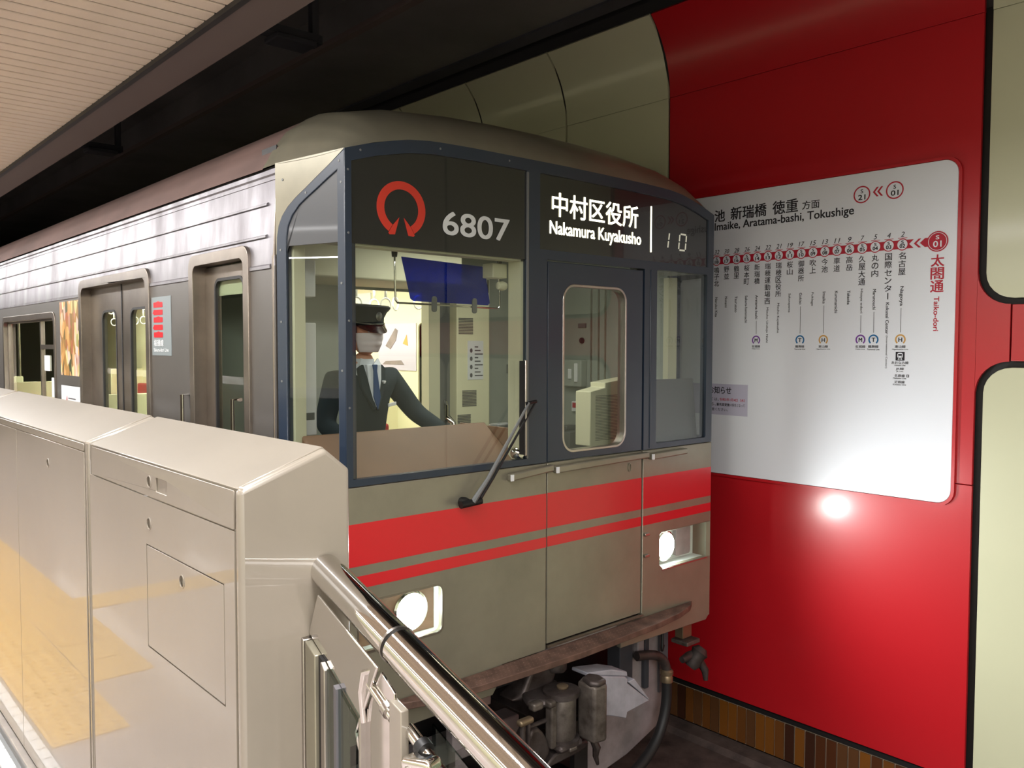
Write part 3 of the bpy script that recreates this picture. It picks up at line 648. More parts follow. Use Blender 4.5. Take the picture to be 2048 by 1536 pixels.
# --- cab cap and roof
rf = [(0, 2.610), (.3, 2.606), (.6, 2.592), (.93, 2.56), (1.16, 2.505), (1.26, 2.43), (1.32, 2.35), (1.345, 2.30), (1.37, 2.258)]
def roof_pt(t):                          # t in -1..1 -> (x, z) of the full roof section
    s_ = abs(t)*8; i = min(int(s_), 7); q_ = s_-i
    d = rf[i][0]*(1-q_)+rf[i+1][0]*q_; z = rf[i][1]*(1-q_)+rf[i+1][1]*q_
    return d*(1 if t > 0 else -1), z
def capf(u, v):
    t = -1+2*u; d, zr = roof_pt(t); sg = 1 if t > 0 else -1
    y = FY+.48*(1-math.cos(v*math.pi/2)) if v < .999 else 3.40
    y = FY+.48*v*v*.6+.48*v*.4
    kx = abs(d)/1.37; hw = 1.253+(min((y-FY)/(YB-FY), 1))*.117
    d2 = kx*hw; zb = zt(CX+kx*1.253)
    ze = zb+(zr-zb)*math.sin(min(v*1.15, 1)*math.pi/2)
    return (CX+sg*d2, y, ze)
MB().grid(capf, 65, 14).build('cab_roof_cap', 'cap', tr, smooth=True)
def rooff(u, v):
    d, z = roof_pt(-1+2*u); return (CX+d, 3.40+v*18.6, z-.004)
MB().grid(rooff, 49, 2).build('roof', 'roof', tr, smooth=True)
MB().grid(lambda u, v: (CX+roof_pt(-1+2*u)[0]*.985, 3.38+.03*v, roof_pt(-1+2*u)[1]+.012-.02*v), 49, 2).build('roof_seam', 'roof', tr, smooth=True)
# small lifting eye near the cap
sc_ = MB(); sc_.tube([(1.70, 3.50, 2.37), (1.665, 3.50, 2.345), (1.665, 3.35, 2.345), (1.70, 3.35, 2.37)], .008, 8).build('roof_step', 'roof', tr, smooth=True)
MB().prism([(3.36, 2.30), (3.50, 2.30), (3.50, 2.36), (3.36, 2.36)], fX, 1.655, 1.66).build('step_recess', 'black', tr)
# --- stainless body side (platform side), leaning in above the belt
def xs(z): return SXL+max(0, (z-1.85))*.055
YE = 22
cabd = rr(3.575, -.06, 4.185, 1.905, .045); dbl = rr(4.86, -.06, 6.165, 1.893, .06); win = rr(6.90, .93, 8.66, 1.72, .06)
dbl2 = rr(9.2, -.06, 10.5, 1.893, .06); win2 = rr(11.2, .93, 13.0, 1.72, .06)
MB().plate([(3.315, -.12), (YE, -.12), (YE, 1.832), (3.315, 1.832)], [rr(3.575, -.06, 4.185, 1.87, 0), rr(4.86, -.06, 6.165, 1.87, 0), win, rr(9.2, -.06, 10.5, 1.87, 0), win2] if 0 else [win, win2], fX, SXL, SXL+.03)
def fside(u, v, w): return (xs(v)+w, u, v)
# lower sheet split round the doors
low = MB()
for a, b, holes in ((3.290, 3.575, []), (4.185, 4.86, []), (6.165, 9.2, [win]), (10.5, YE, [win2])):
    low.plate([(a, -.12), (b, -.12), (b, 1.838), (a, 1.838)], holes, fX, SXL, SXL+.03)
low.build('side_sheet', 'train_grey', tr)
up = MB()
def sheet(z0, z1, y0=3.315, y1=YE, holes=()):
    return MB().plate([(y0, z0), (y1, z0), (y1, z1), (y0, z1)], list(holes), fside, 0, .03)
ub = MB().prism([(3.290, 1.838), (3.575, 1.838), (3.575, 1.905), (4.185, 1.905), (4.185, 1.838), (4.86, 1.838), (4.86, 1.893), (6.165, 1.893), (6.165, 1.838), (9.2, 1.838), (9.2, 1.893), (10.5, 1.893), (10.5, 1.838), (YE, 1.838), (YE, 2.262), (3.315, 2.262), (3.315, 1.88), (3.290, 1.88)], fside, 0, .03)
ub.build('upper_side_sheet', 'train_steel', tr)
def rib(z, h, out, y0=3.335, y1=YE, name='side_rib'):
    x = xs(z); MB().prism([(x+.002, z-h), (x-out, z-h*.45), (x-out, z+h*.45), (x+.002, z+h)], lambda u, v, w: (u, w, v), y0, y1).build(name, 'train_steel', tr, smooth=False)
rib(2.105, .009, .009, 3.375); rib(1.968, .009, .009, 3.375)
rib(2.205, .003, .004, 3.315); rib(2.240, .022, .006, 3.315, name='gutter'); 
for a, b in ((3.33, 3.53), (4.225, 4.81), (6.22, 9.15), (10.55, YE)):
    MB().prism([(SXL+.002, 1.825), (SXL-.006, 1.829), (SXL-.006, 1.842), (SXL+.002, 1.85)], lambda u, v, w: (u, w, v), a, b).build('belt_rib', 'train_steel', tr)
MB().prism([(3.289, -.12), (3.318, -.12), (3.318, 1.88), (3.306, 1.885), (3.306, 2.26), (3.297, 2.26), (3.289, 1.9)], fside, -.004, .02).build('corner_strip', 'frame_steel', tr)
# openings: raised surrounds, recessed leaves
def surround(o, i, name='door_surround', out=.014):
    MB().plate(o, [i], fX, SXL-out, SXL+.065).build(name, 'frame_steel', tr, bevel=.006, seg=3)
surround(rr(3.530, -.11, 4.225, 1.945, .06), rr(3.585, -.06, 4.170, 1.892, .04))
surround(rr(4.815, -.11, 6.21, 1.935, .075), rr(4.872, -.06, 6.150, 1.880, .055))
surround(rr(9.15, -.11, 10.55, 1.935, .075), rr(9.21, -.06, 10.49, 1.880, .055))
surround(rr(6.87, .90, 8.69, 1.75, .07), rr(6.915, .945, 8.645, 1.705, .05), 'window_surround', .008)
surround(rr(11.17, .90, 13.03, 1.75, .07), rr(11.215, .945, 12.985, 1.705, .05), 'window_surround', .008)
XD = 1.66
def leaf(y0, y1, wy0, wy1, wz0, wz1, r, mt='frame_steel', gm='glass_side'):
    lf = MB().plate(rr(y0, -.06, y1, 1.885, .01), [rr(wy0, wz0, wy1, wz1, r)], fX, XD, XD+.03).build('door', mt, tr, bevel=.003)
    MB().plate(rr(wy0-.006, wz0-.006, wy1+.006, wz1+.006, r+.006), [rr(wy0+.008, wz0+.008, wy1-.008, wz1-.008, r-.004)], fX, XD-.003, XD+.01).build('glazing_seal', 'rubber', lf)
    MB().prism(rr(wy0, wz0, wy1, wz1, r), fX, XD+.010, XD+.014).build('pane', gm, lf)
    return lf
cd_ = leaf(3.59, 4.17, 3.715, 4.045, .85, 1.822, .045)
MB().box(XD+.02, XD+.024, 3.715, 4.045, 1.745, 1.83).build('blind', 'interior', cd_)
leaf(5.49, 6.15, 5.600, 5.893, .60, 1.722, .06); leaf(4.87, 5.485, 5.0, 5.325, .60, 1.722, .06)
leaf(9.85, 10.49, 9.95, 10.3, .60, 1.722, .06); leaf(9.21, 9.845, 9.35, 9.7, .60, 1.722, .06)
MB().box(XD-.004, XD+.03, 5.478, 5.494, -.06, 1.885).build('door_edge_rubber', 'rubber', tr)
# handles beside the cab door
for y in (4.275, 3.755):
    MB().tube([(SXL+.03 if y > 4 else XD, y, 1.245), (SXL-.035 if y > 4 else XD-.045, y, 1.25), (SXL-.035 if y > 4 else XD-.045, y, .45), (SXL+.03 if y > 4 else XD, y, .44)], .010, 10).build('grab_handle', 'chrome', tr, smooth=True)
MB().box(SXL-.002, SXL+.002, 4.235, 4.262, 1.18, 1.255).build('handle_recess', 'black', tr)
# saloon window: sash bars and pane
for y0, y1 in ((6.915, 8.645), (11.215, 12.985)):
    w_ = MB().box(1.635, 1.665, y0+.52, y0+.55, .945, 1.705).box(1.635, 1.66, y0, y0+.52, 1.47, 1.505).box(1.635, 1.66, y0, y0+.012, .945, 1.705).box(1.635, 1.66, y1-.02, y1, .945, 1.705).box(1.635, 1.66, y0, y1, 1.69, 1.705).build('window_sash', 'frame_steel', tr)
    MB().box(1.650, 1.654, y0, y1, .945, 1.705).build('pane', 'glass_side', w_)
    MB().box(1.643, 1.646, y0+.30, y0+.46, 1.30, 1.42).box(1.643, 1.646, y0+.02, y0+.25, 1.10, 1.25).build('sticker', 'white', w_)
# poster, line sticker
MB().box(SXL-.003, SXL, 6.215, 6.735, 1.285, 1.812).build('advert_poster', 'poster', tr)
MB().box(SXL-.0032, SXL-.0002, 6.215, 6.735, 1.215, 1.285).build('advert_footer', 'train_grey', tr)
MB().box(SXL-.0034, SXL, 6.215, 6.735, .96, 1.21).build('advert_caption', 'white', tr)
cp = MB(); cp.text('Taiko-dori', fS, -6.52, -6.34, 1.10, 1.125, SXL-.0042, .0) if 0 else None
ac = MB(); ac.prism([(-6.60, 1.11), (-6.585, 1.09), (-6.575, 1.115), (-6.585, 1.14)], fS, SXL-.0042, SXL-.0034).build('advert_mark', 'ink_red', tr)
MB().box(SXL-.0042, SXL-.0034, 6.36, 6.55, 1.118, 1.126).box(SXL-.0042, SXL-.0034, 6.40, 6.55, 1.10, 1.106).build('advert_mark', 'ink_grey', tr)
MB().box(SXL-.002, SXL, 4.505, 4.80, 1.445, 1.765).build('line_sticker', mat('sticker_grey', (118, 126, 128), .5), tr)
lr = MB()
for k in range(5):
    z = 1.722-.041*k; lr.plate(rr(-4.765, z-.014, -4.628, z+.014, .006, 3), [], fS, SXL-.0035, SXL-.002)
    lr.prism([(-4.785, z-.004), (-4.765, z-.008), (-4.765, z+.006)], fS, SXL-.0035, SXL-.002) if k % 2 else lr.prism([(-4.74, z+.013), (-4.66, z+.013), (-4.69, z+.020), (-4.72, z+.016)], fS, SXL-.0035, SXL-.002)
lr.build('sticker_blocks', 'stripe', tr)
lt = MB().text('桜通線', lambda u, v, w: (w, -u, v), -4.765, -4.62, 1.496, 1.532, SXL-.0035, .012); lt.text('Sakura-dori Line', fS, -4.77, -4.545, 1.466, 1.486, SXL-.0035, .012)
lt.build('sticker_lettering', 'white', tr)
# far side, floor, end
lh = [rr(4.98, .85, 5.36, 1.70, .05), rr(5.62, .85, 6.0, 1.70, .05)]
MB().plate([(4.46, -.07), (YE-.1, -.07), (YE-.1, 2.18), (4.46, 2.18)], lh, fX, 4.27, 4.285).build('saloon_lining', 'saloon', tr)
MB().box(4.262, 4.27, 5.485, 5.495, -.05, 1.86).build('door_seam', 'rubber', tr)
MB().plate([(3.29, -.12), (YE, -.12), (YE, 2.25), (3.29, 2.25)], [rr(4.86, .60, 6.16, 1.72, .05), rr(6.9, .93, 8.66, 1.72, .06)], fX, SXR-.04, SXR).build('far_side_sheet', 'train_steel', tr)
MB().box(SXR-.03, SXR-.026, 4.86, 8.66, .6, 1.75).build('far_panes', 'glass_side', tr)
MB().box(1.64, 4.32, 3.29, YE, -.10, -.07).box(1.78, 4.18, 2.96, 3.29, -.10, -.07).build('train_floor', 'equipment' if 0 else 'box_grey', tr)
MB().box(1.68, 4.28, 3.5, YE, 2.16, 2.19).build('saloon_ceiling', 'saloon', tr)
MB().box(1.64, 4.32, YE-.03, YE, -.12, 2.2).build('end_wall', 'saloon', tr)

# ================================================================== CAB INTERIOR
I = lambda *a, n='cab_panel', m='interior', bv=0: MB().box(*a).build(n, m, tr, bevel=bv)
PW = 4.42
# partition wall with its window and open doorway
MB().plate([(1.66, -.07), (4.30, -.07), (4.30, 2.18), (1.66, 2.18)], [[(2.62, .75), (3.20, .75), (3.20, 1.845), (2.62, 1.845)]], fY, PW, PW+.03).build('partition', 'interior_grey', tr)
I(2.58, 2.625, PW-.02, PW+.04, .7, 1.9, n='partition_post'); I(3.195, 3.285, PW-.05, PW+.03, -.07, 2.0, n='partition_post')
I(3.285, 3.385, PW-.025, PW, -.07, 1.86, n='cabinet_side', m='grey_metal')
cb = I(3.385, 3.665, PW-.10, PW, .5, 1.86, n='switch_cabinet', m='saloon', bv=.004)
ln = MB()
for (xa, xb, za, zb) in ((3.40, 3.52, 1.58, 1.70), (3.43, 3.55, 1.10, 1.22), (3.39, 3.50, .96, 1.05)):
    for k in range(int((zb-za)/.010)): ln.box(xa, xb, PW-.104, PW-.100, za+k*.010, za+k*.010+.005)
tag(ln.build('vent_louvres', 'ink_grey', cb), kind='stuff')
nt_ = MB().box(3.475, 3.610, PW-.103, PW-.100, 1.275, 1.535).build('notice_card', 'white', cb)
nk = MB(); nk.text('お客様の安全のために', fY, 3.485, 3.60, 1.518, 1.530, PW-.1035, .0) if 0 else None
for k in range(9): nk.box(3.535, 3.535+.03+.02*((k*7) % 3), PW-.1036, PW-.103, 1.49-k*.024, 1.498-k*.024)
for k in range(4): nk.lathe([(.012, 0), (.010, .0006)], (3.505, PW-.103, 1.47-k*.055), (0, -1, 0), n=8, sy=1.3)
nk.build('notice_print', 'ink_grey', nt_)
I(3.672, 3.70, PW-.06, PW, -.07, 2.0, n='partition_post'); MB().box(3.68, 3.69, PW-.064, PW-.06, 0, 1.95).build('seal', 'rubber', tr)
I(3.91, 4.02, PW-.012, PW, 1.31, 1.37, n='nameplate', m='grey_metal')
I(1.68, 4.30, 3.3, PW, 2.10, 2.16, n='cab_ceiling'); I(1.9, 3.1, 3.9, PW, 1.86, 2.10, n='overhead_cabinet', m='interior', bv=.01)
MB().tube([(3.34, PW-.03, 1.14), (3.31, PW-.09, 1.11), (3.31, PW-.09, 1.02), (3.34, PW-.03, .99)], .010, 8).build('door_handle', 'chrome', tr, smooth=True)
# header rail above the windscreen
I(1.76, 2.76, FY+.03, FY+.10, 1.905, 1.935, n='header_rail', m='interior'); I(1.74, 4.2, FY+.04, FY+.30, 1.935, 1.955, n='header_shelf', m='interior_grey')
I(2.70, 2.80, FY+.03, FY+.12, .95, 2.0, n='centre_post', m='interior'); I(3.61, 3.69, FY+.03, FY+.12, .95, 2.0, n='centre_post', m='interior_grey')
for z in (1.85, 1.6, 1.38, 1.15): MB().lathe([(.005, 0), (.004, .002)], (2.735, FY+.029, z), (0, -1, 0), n=8).build('screw', 'grey_metal', tr)
I(2.62, 2.71, FY+.14, FY+.22, 1.83, 1.90, n='bracket_box', bv=.004); MB().lathe([(.018, 0), (.024, .02), (.018, .045), (.006, .05)], (2.68, FY+.12, 1.79), (-1, 0, 0), n=14).build('wiper_motor_cap', 'interior', tr, smooth=True)
# side pillars and white equipment boxes
for sd in (-1, 1):
    f = fCh(sd); MB().box(0, 0, 0, 0, 0, 0) if 0 else None
    MB().prism([(.315, .93), (.37, .93), (.37, 1.93), (.315, 1.93)], f, .036, .10).build('corner_post', 'interior', tr)
    MB().prism([(.0, .93), (.038, .93), (.038, 2.2), (.0, 2.2)], f, .036, .06).build('corner_post', 'blue', tr)
for z in (1.78, 1.5, 1.28): MB().lathe([(.006, 0), (.006, .003)], (1.672, 3.24, z), (0, -1, 0), n=8).build('screw', 'grey_metal', tr)
I(1.70, 1.858, 3.40, 3.48, 1.72, 1.885, n='equipment_box', m='white', bv=.004)
bx = I(1.70, 1.858, 3.40, 3.48, 1.095, 1.603, n='equipment_box', m='white', bv=.004); MB().box(1.80, 1.845, 3.397, 3.40, 1.165, 1.198).build('nameplate', 'grey_metal', bx)
I(1.665, 1.69, 3.30, 3.57, -.07, 2.1, n='side_lining', m='interior_grey'); I(1.665, 1.69, 4.2, 4.40, -.07, 2.1, n='side_lining', m='interior_grey')
MB().plate([(3.30, -.07), (4.40, -.07), (4.40, 2.1), (3.30, 2.1)], [rr(3.60, .85, 4.16, 1.83, .02)], fX, 1.668, 1.69) if 0 else None
# right side wall with phone, door seams, slip holder, desk
wl = MB().plate([(3.30, -.07), (4.40, -.07), (4.40, 2.1), (3.30, 2.1)], [], fX, 4.285, 4.30).build('side_lining', 'interior_grey', tr)
for y in (3.95, 3.88, 3.82): MB().box(4.279, 4.286, y-.006, y+.006, -.05, 1.95).build('door_pillar', 'steel', tr)
ph = I(4.22, 4.285, 3.99, 4.17, 1.215, 1.405, n='wall_telephone', m='interior_grey', bv=.008); MB().box(4.212, 4.222, 4.02, 4.05, 1.25, 1.38).box(4.212, 4.222, 4.08, 4.11, 1.27, 1.34).build('handset', 'white', ph, bevel=.003)
pc = I(4.26, 4.285, 4.0, 4.115, 1.04, 1.11, n='card_holder', m='white'); MB().box(4.256, 4.26, 4.075, 4.105, 1.065, 1.10).build('red_mark', 'ink_red', pc)
I(4.10, 4.28, 3.98, 4.16, .78, .91, n='printer', m='grey_metal', bv=.006); I(4.15, 4.25, 4.06, 4.12, .91, .945, n='printer_roll', m='grey_metal', bv=.006)
MB().lathe([(.022, 0), (.02, .01)], (4.28, 4.036, 1.54), (-1, 0, 0), n=16).build('alarm_button', 'rubber', tr)
I(4.272, 4.285, 4.0, 4.07, 1.63, 1.66, n='label_plate', m='grey_metal')
# perforated cover box behind the centre door
pbx = MB().prism([(3.573, .915), (3.95, .905), (3.95, 1.31), (3.70, 1.285), (3.70, 1.255), (3.573, 1.235)], fY, 3.30, 3.42).build('perforated_cover', 'interior', tr, bevel=.004)
pr_ = MB()
for k in range(30):
    for j in range(30):
        x = 3.62+j*.0072; z = .945+k*.009
        pr_.prism([(x, z), (x+.0036, z+.002), (x, z+.004), (x-.0036, z+.002)], fY, 3.2985, 3.3)
tag(pr_.build('perforations', 'ink_grey', pbx), kind='stuff')
# grey board behind the right window, post
MB().prism([(3.93, .93), (4.40 if 0 else 4.20, .93), (4.20, 1.10), (4.17, 1.312), (3.93, 1.312)], fY, 3.00, 3.012) if 0 else None
MB().prism([(3.70, .94), (4.165, .94), (4.115, 1.31), (3.70, 1.312)], fY, 2.975, 2.985).build('window_board', 'box_blue' if 0 else 'grey_metal', tr)
# sun visor: blue sheet in a wire frame
vs = MB().tube([(2.145, 3.195, 1.925), (2.145, 3.19, 1.71), (2.155, 3.19, 1.697), (2.765, 3.19, 1.690), (2.776, 3.19, 1.70), (2.776, 3.195, 1.925)], .0045, 8).build('sun_visor', 'chrome', tr, smooth=True)
MB().prism([(2.178, 1.908), (2.655, 1.893), (2.675, 1.885), (2.708, 1.715), (2.695, 1.703), (2.245, 1.708), (2.228, 1.718)], fY, 3.188, 3.191).build('visor_sheet', 'visor', vs)
for x in (2.36, 2.605): MB().prism(rr(x-.014, 1.66, x+.014, 1.735, .013), fY, 3.180, 3.187).build('visor_clip', 'grey_metal', vs)
for x in (2.145, 2.776): MB().lathe([(.012, -.02), (.014, 0), (.012, .02)], (x, 3.195, 1.925), (0, 0, 1), n=12).build('visor_pivot', 'black', vs, smooth=True)
# console
cn = MB().prism([(2.985, .93), (3.20, 1.085), (3.24, 1.115), (3.40, 1.06), (3.48, .95), (3.50, -.07), (2.985, -.07)], lambda u, v, w: (w, u, v), 1.70, 2.72).build('driving_console', 'desk', tr, bevel=.01)
MB().prism([(2.72, -.07), (2.92, -.07), (2.92, .93), (2.735, 1.085), (2.72, 1.10)], fY, 3.05, 3.45).build('console_end', 'desk', tr, bevel=.006)
I(2.74, 2.86, 3.16, 3.24, 1.03, 1.105, n='indicator_box', m='grey_metal', bv=.01)
for k in range(3): MB().box(2.80+.02*k, 2.812+.02*k, 3.13, 3.16, 1.0, 1.04).build('connector_plug', 'white', tr)
MB().lathe([(.028, 0), (.030, .03), (.018, .05), (.0, .052)], (2.68, 2.97, .985), (0, -1, 0), n=16).build('washer_nozzle', 'chrome', tr, smooth=True)
MB().tube([(2.66, 3.42, 1.0), (2.66, 3.42, 1.10), (2.64, 3.45, 1.125)], [.012, .012, .02], 10).build('master_controller', 'chrome', tr, smooth=True)
# saloon: straps, seats, poles, cards
sp_me = MB().tube([(.042*math.cos(a*math.pi/9), 0, -.17+.047*math.sin(a*math.pi/9)) for a in range(19)], .007, 6, False); sp_me.box(-.010, .010, -.003, .003, -.125, 0)
sme = setmat(sp_me.mesh('hanging_strap'), 'white')
for p in sme.polygons: p.use_smooth = True
for x in (2.25, 3.60):
    MB().tube([(x, 4.6, 2.0), (x, 14, 2.0)], .012, 8).build('grab_rail', 'steel', tr, smooth=True)
    for k in range(26):
        o = inst(sme, 'hanging_strap', (x, 4.75+k*.30, 1.99), tr); o.rotation_euler = (0, 0, R(0 if x > 3 else 90) if k % 2 else R(25))
for x in (2.75, 3.10, 3.0):
    pass
MB().tube([(2.72, 5.0, 1.97), (3.4, 5.0, 1.97)], .012, 8).build('grab_rail', 'steel', tr, smooth=True)
for k in range(3):
    inst(sme, 'hanging_strap', (2.80+k*.24, 5.0, 1.96), tr)
for a, b in ((6.35, 9.0), (10.7, 13.2)):
    for s_, x0, x1, xb in ((1, 3.80, 4.28, 4.28), (-1, 1.70, 2.16, 1.70)):
        MB().box(x0, x1, a, b, .30, .42).build('seat_cushion', 'seat', tr, bevel=.02)
        MB().box(xb-.09 if s_ > 0 else xb, xb if s_ > 0 else xb+.09, a, b, .45, .93).build('seat_back', 'seat', tr, bevel=.02)
        MB().box(x0+.05, x1, a, b, -.07, .30).build('seat_box', 'interior', tr)
        for y in (a-.03, b): MB().box(min(x0, x1)+.02, max(x0, x1), y, y+.03, -.07, 1.15).build('seat_end_panel', 'saloon', tr, bevel=.005)
        MB().tube([(x0+.03 if s_ > 0 else x1-.03, a-.015, -.07), (x0+.03 if s_ > 0 else x1-.03, a-.015, 2.0)], .014, 8).build('pole', 'steel', tr, smooth=True)
MB().box(3.75, 4.28, 4.60, 4.80, .25, 1.0).build('seat_back', 'seat', tr, bevel=.02)
MB().box(2.88, 3.06, 4.62, 4.80, .5, .99).build('seat_back', 'seat', tr, bevel=.02)
for (x, y, z0, z1, m_, w_) in ((4.27, 4.75, 1.05, 1.35, 'saloon', .4), (4.27, 7.0, 1.8, 2.0, 'white', .5), (4.27, 8.0, 1.8, 2.0, 'seat', .5), (4.27, 5.5, 1.78, 1.98, 'notice', .5)):
    MB().box(x-.01, x, y-w_/2, y+w_/2, z0, z1).build('advert_card', m_, tr)
pw_ = MB().box(4.262, 4.268, 6.02, 6.62, 1.28, 1.70).build('wall_poster', 'notice', tr)
MB().prism([(-6.50, 1.50), (-6.40, 1.60), (-6.34, 1.66), (-6.30, 1.64), (-6.33, 1.55), (-6.42, 1.47)], fS, 4.259, 4.262).prism([(-6.55, 1.33), (-6.2, 1.33), (-6.25, 1.37), (-6.5, 1.36)], fS, 4.259, 4.262).build('poster_print', 'box_grey', pw_)
MB().prism([(-6.22, 1.52), (-6.14, 1.50), (-6.16, 1.60)], fS, 4.259, 4.262).build('poster_print', 'ink_ochre', pw_)
for y0, y1 in ((6.9, 8.7), (9.2, 10.5)):
    pass
# ================================================================== UNDERFRAME
MB().box(1.95, 4.05, 3.45, 21.5, -.75, -.14).build('underframe', 'black', tr)
MB().box(1.75, 4.2, 3.0, 3.45, -.16, -.12).build('underframe_beam', 'black', tr)
MB().box(2.30, 2.52, 2.955, 3.05, -.20, -.03).build('frame_bracket', 'roof', tr, bevel=.005)
for x, w_ in ((2.36, .10), (2.93, .09)):
    b = MB().box(x, x+w_, 3.05, 3.10, -.42, -.04).build('cable_bracket', 'box_grey', tr, bevel=.004)
    for k in range(3): MB().tube([(x+.03, 3.045, -.12-k*.035), (x+.045, 3.02, -.135-k*.035), (x+.065, 3.045, -.12-k*.035)], .005, 6).build('cable_loop', 'rubber', b, smooth=True)
MB().box(2.0, 3.0, 3.28, 3.40, -.62, -.50).build('cross_beam', 'box_grey', tr, bevel=.01)
gp = MB().prism([(3.735, -.16), (4.095, -.16), (4.10, -.78), (4.06, -.82), (3.735, -.92), (3.30, -.98), (3.30, -.60), (3.735, -.60)], fY, 3.14, 3.19).build('equipment_board', 'box_grey', tr, bevel=.008)
MB().box(4.02, 4.10, 3.125, 3.14, -.62, -.16).build('board_strip', 'ink_grey', gp)
MB().box(3.62, 3.735, 3.10, 3.20, -.60, -.14).box(3.86, 3.90, 3.11, 3.14, -.55, -.16).build('cable_trunk', 'void', tr, bevel=.006)
MB().box(3.78, 3.84, 3.10, 3.14, -.35, -.16).build('cable_trunk', 'box_grey', tr, bevel=.008)
# brake hoses
def hose(p0, p1, p2, p3, r, n, mt='hose', nm='air_hose'):
    P = [Vector(p) for p in (p0, p1, p2, p3)]
    pts = [P[0]*(1-t)**3+P[1]*3*t*(1-t)**2+P[2]*3*t*t*(1-t)+P[3]*t**3 for t in [i/n for i in range(n+1)]]
    return MB().tube(pts, r, 12).build(nm, mt, tr, smooth=True)
hose((3.72, 3.06, -.30), (3.84, 3.04, -.31), (3.955, 3.04, -.33), (3.965, 3.03, -.44), .028, 14, 'iron', 'hose_elbow')
hose((3.965, 3.03, -.50), (3.99, 3.02, -.88), (3.66, 3.0, -.98), (3.30, 3.0, -.98), .031, 20)
MB().lathe([(.030, 0), (.040, .01), (.040, .03), (.032, .035), (.038, .05), (.038, .075), (.030, .08)], (3.965, 3.03, -.43), (0, 0, -1), n=16).build('hose_coupling', 'brass', tr, smooth=True)
hose((4.02, 3.12, -.17), (3.98, 3.06, -.30), (3.94, 3.06, -.36), (4.02, 3.10, -.32), .010, 12, 'rubber', 'cable')
# bracket with a rusty cock at the wall side
br = MB().box(4.08, 4.17, 3.0, 3.06, -.27, -.15).build('pipe_bracket', 'brass', tr, bevel=.004)
MB().box(4.07, 4.20, 2.96, 3.08, -.305, -.28).build('bracket_foot', 'iron_light', br, bevel=.004)
MB().lathe([(.035, -.06), (.05, -.03), (.045, .02), (.055, .05), (.03, .08)], (4.21, 3.0, -.42), (.5, -.3, .8), n=14).build('air_cock', 'iron', br, smooth=True)
MB().lathe([(.02, -.07), (.028, 0), (.02, .06)], (4.17, 3.02, -.40), (1, 0, .1), n=12).build('air_cock', 'iron', br, smooth=True)
MB().tube([(4.24, 2.99, -.44), (4.27, 2.97, -.50), (4.265, 2.96, -.56)], [.026, .024, .014], 10).build('cock_lever', 'iron', br, smooth=True)

# --- coupler
cpl = MB().box(2.88, 3.12, 2.90, 3.5, -.56, -.36).build('coupler', 'iron', tr, bevel=.02)
def rb(x0, x1, y0, y1, z0, z1, m='iron', n='coupler_part', bv=.012): return MB().box(x0, x1, y0, y1, z0, z1).build(n, m, cpl, bevel=bv, seg=3)
# knuckle head: tall rounded block in front, with its pocket and pin
hp = [(2.93, 2.52), (3.02, 2.50), (3.055, 2.54), (3.06, 2.66), (3.02, 2.70), (2.93, 2.66)]
MB().prism(hp, fZ, -.56, -.135).build('coupler_face', 'iron_light', cpl, bevel=.014, seg=3)
MB().prism([(2.925, 2.55), (2.96, 2.51), (3.035, 2.515), (3.055, 2.60), (3.02, 2.66), (2.95, 2.64)], fZ, -.15, -.10).build('coupler_horn', 'iron', cpl, bevel=.014, seg=3)
MB().lathe([(.085, 0), (.090, .02), (.090, .28), (.083, .30)], (2.835, 2.70, -.53), n=28).build('knuckle', 'iron_light', cpl, smooth=True)
MB().lathe([(.100, 0), (.112, .008), (.112, .045), (.10, .052)], (2.835, 2.70, -.225), n=28).build('knuckle_cap', 'iron', cpl, smooth=True)
MB().lathe([(.105, 0), (.112, .008), (.112, .045), (.10, .05)], (2.835, 2.70, -.58), n=28).build('knuckle_cap', 'iron', cpl, smooth=True)
MB().lathe([(.032, 0), (.036, .006), (.036, .018), (.028, .024)], (2.845, 2.70, -.173), n=20).build('coupler_pin', 'brass', cpl, smooth=True)
MB().prism([(2.60, 2.74), (2.72, 2.64), (2.76, 2.66), (2.90, 2.72), (2.95, 2.86), (2.90, 3.0), (2.72, 3.0)], fZ, -.26, -.20).build('coupler_shell', 'iron', cpl, bevel=.02, seg=3)
MB().prism([(2.57, -.24), (2.66, -.20), (2.74, -.02), (2.84, .02), (2.90, -.02), (2.94, -.15), (2.90, -.22), (2.66, -.27)], fY, 2.84, 3.0).build('coupler_hump', 'iron', cpl, bevel=.03, seg=4)
MB().lathe([(.06, 0), (.075, .02), (.075, .12), (.06, .14)], (2.93, 2.86, -.14), (.25, .2, 1), n=18).build('coupler_hump', 'iron', cpl, smooth=True)
rb(2.58, 2.66, 2.66, 2.72, -.25, -.19, 'iron_light'); rb(2.68, 2.735, 2.63, 2.69, -.25, -.20, 'iron_light')
rb(2.70, 2.745, 2.64, 2.70, -.56, -.24, 'iron_light', bv=.010)
rb(2.50, 2.72, 2.68, 2.71, -.375, -.345)
MB().prism([(2.53, -.42), (2.575, -.36), (2.62, -.37), (2.66, -.42), (2.70, -.50), (2.72, -.58), (2.66, -.66), (2.64, -.70), (2.60, -.66), (2.55, -.56)], fY, 2.66, 2.78).build('guide_jaw', 'iron', cpl, bevel=.018, seg=3)
rb(2.47, 2.505, 2.64, 2.67, -.60, -.28); rb(2.52, 2.54, 2.64, 2.67, -.60, -.28); rb(2.455, 2.56, 2.63, 2.68, -.30, -.255, 'brass')
MB().tube([(2.53, 2.66, -.59), (2.50, 2.65, -.63), (2.47, 2.655, -.58)], .014, 8).build('uncoupling_link', 'iron', cpl, smooth=True)
MB().tube([(2.49, 2.65, -.56), (2.42, 2.65, -.58), (2.38, 2.66, -.66), (2.35, 2.68, -.80)], .015, 8).build('uncoupling_rod', 'iron_light', cpl, smooth=True)
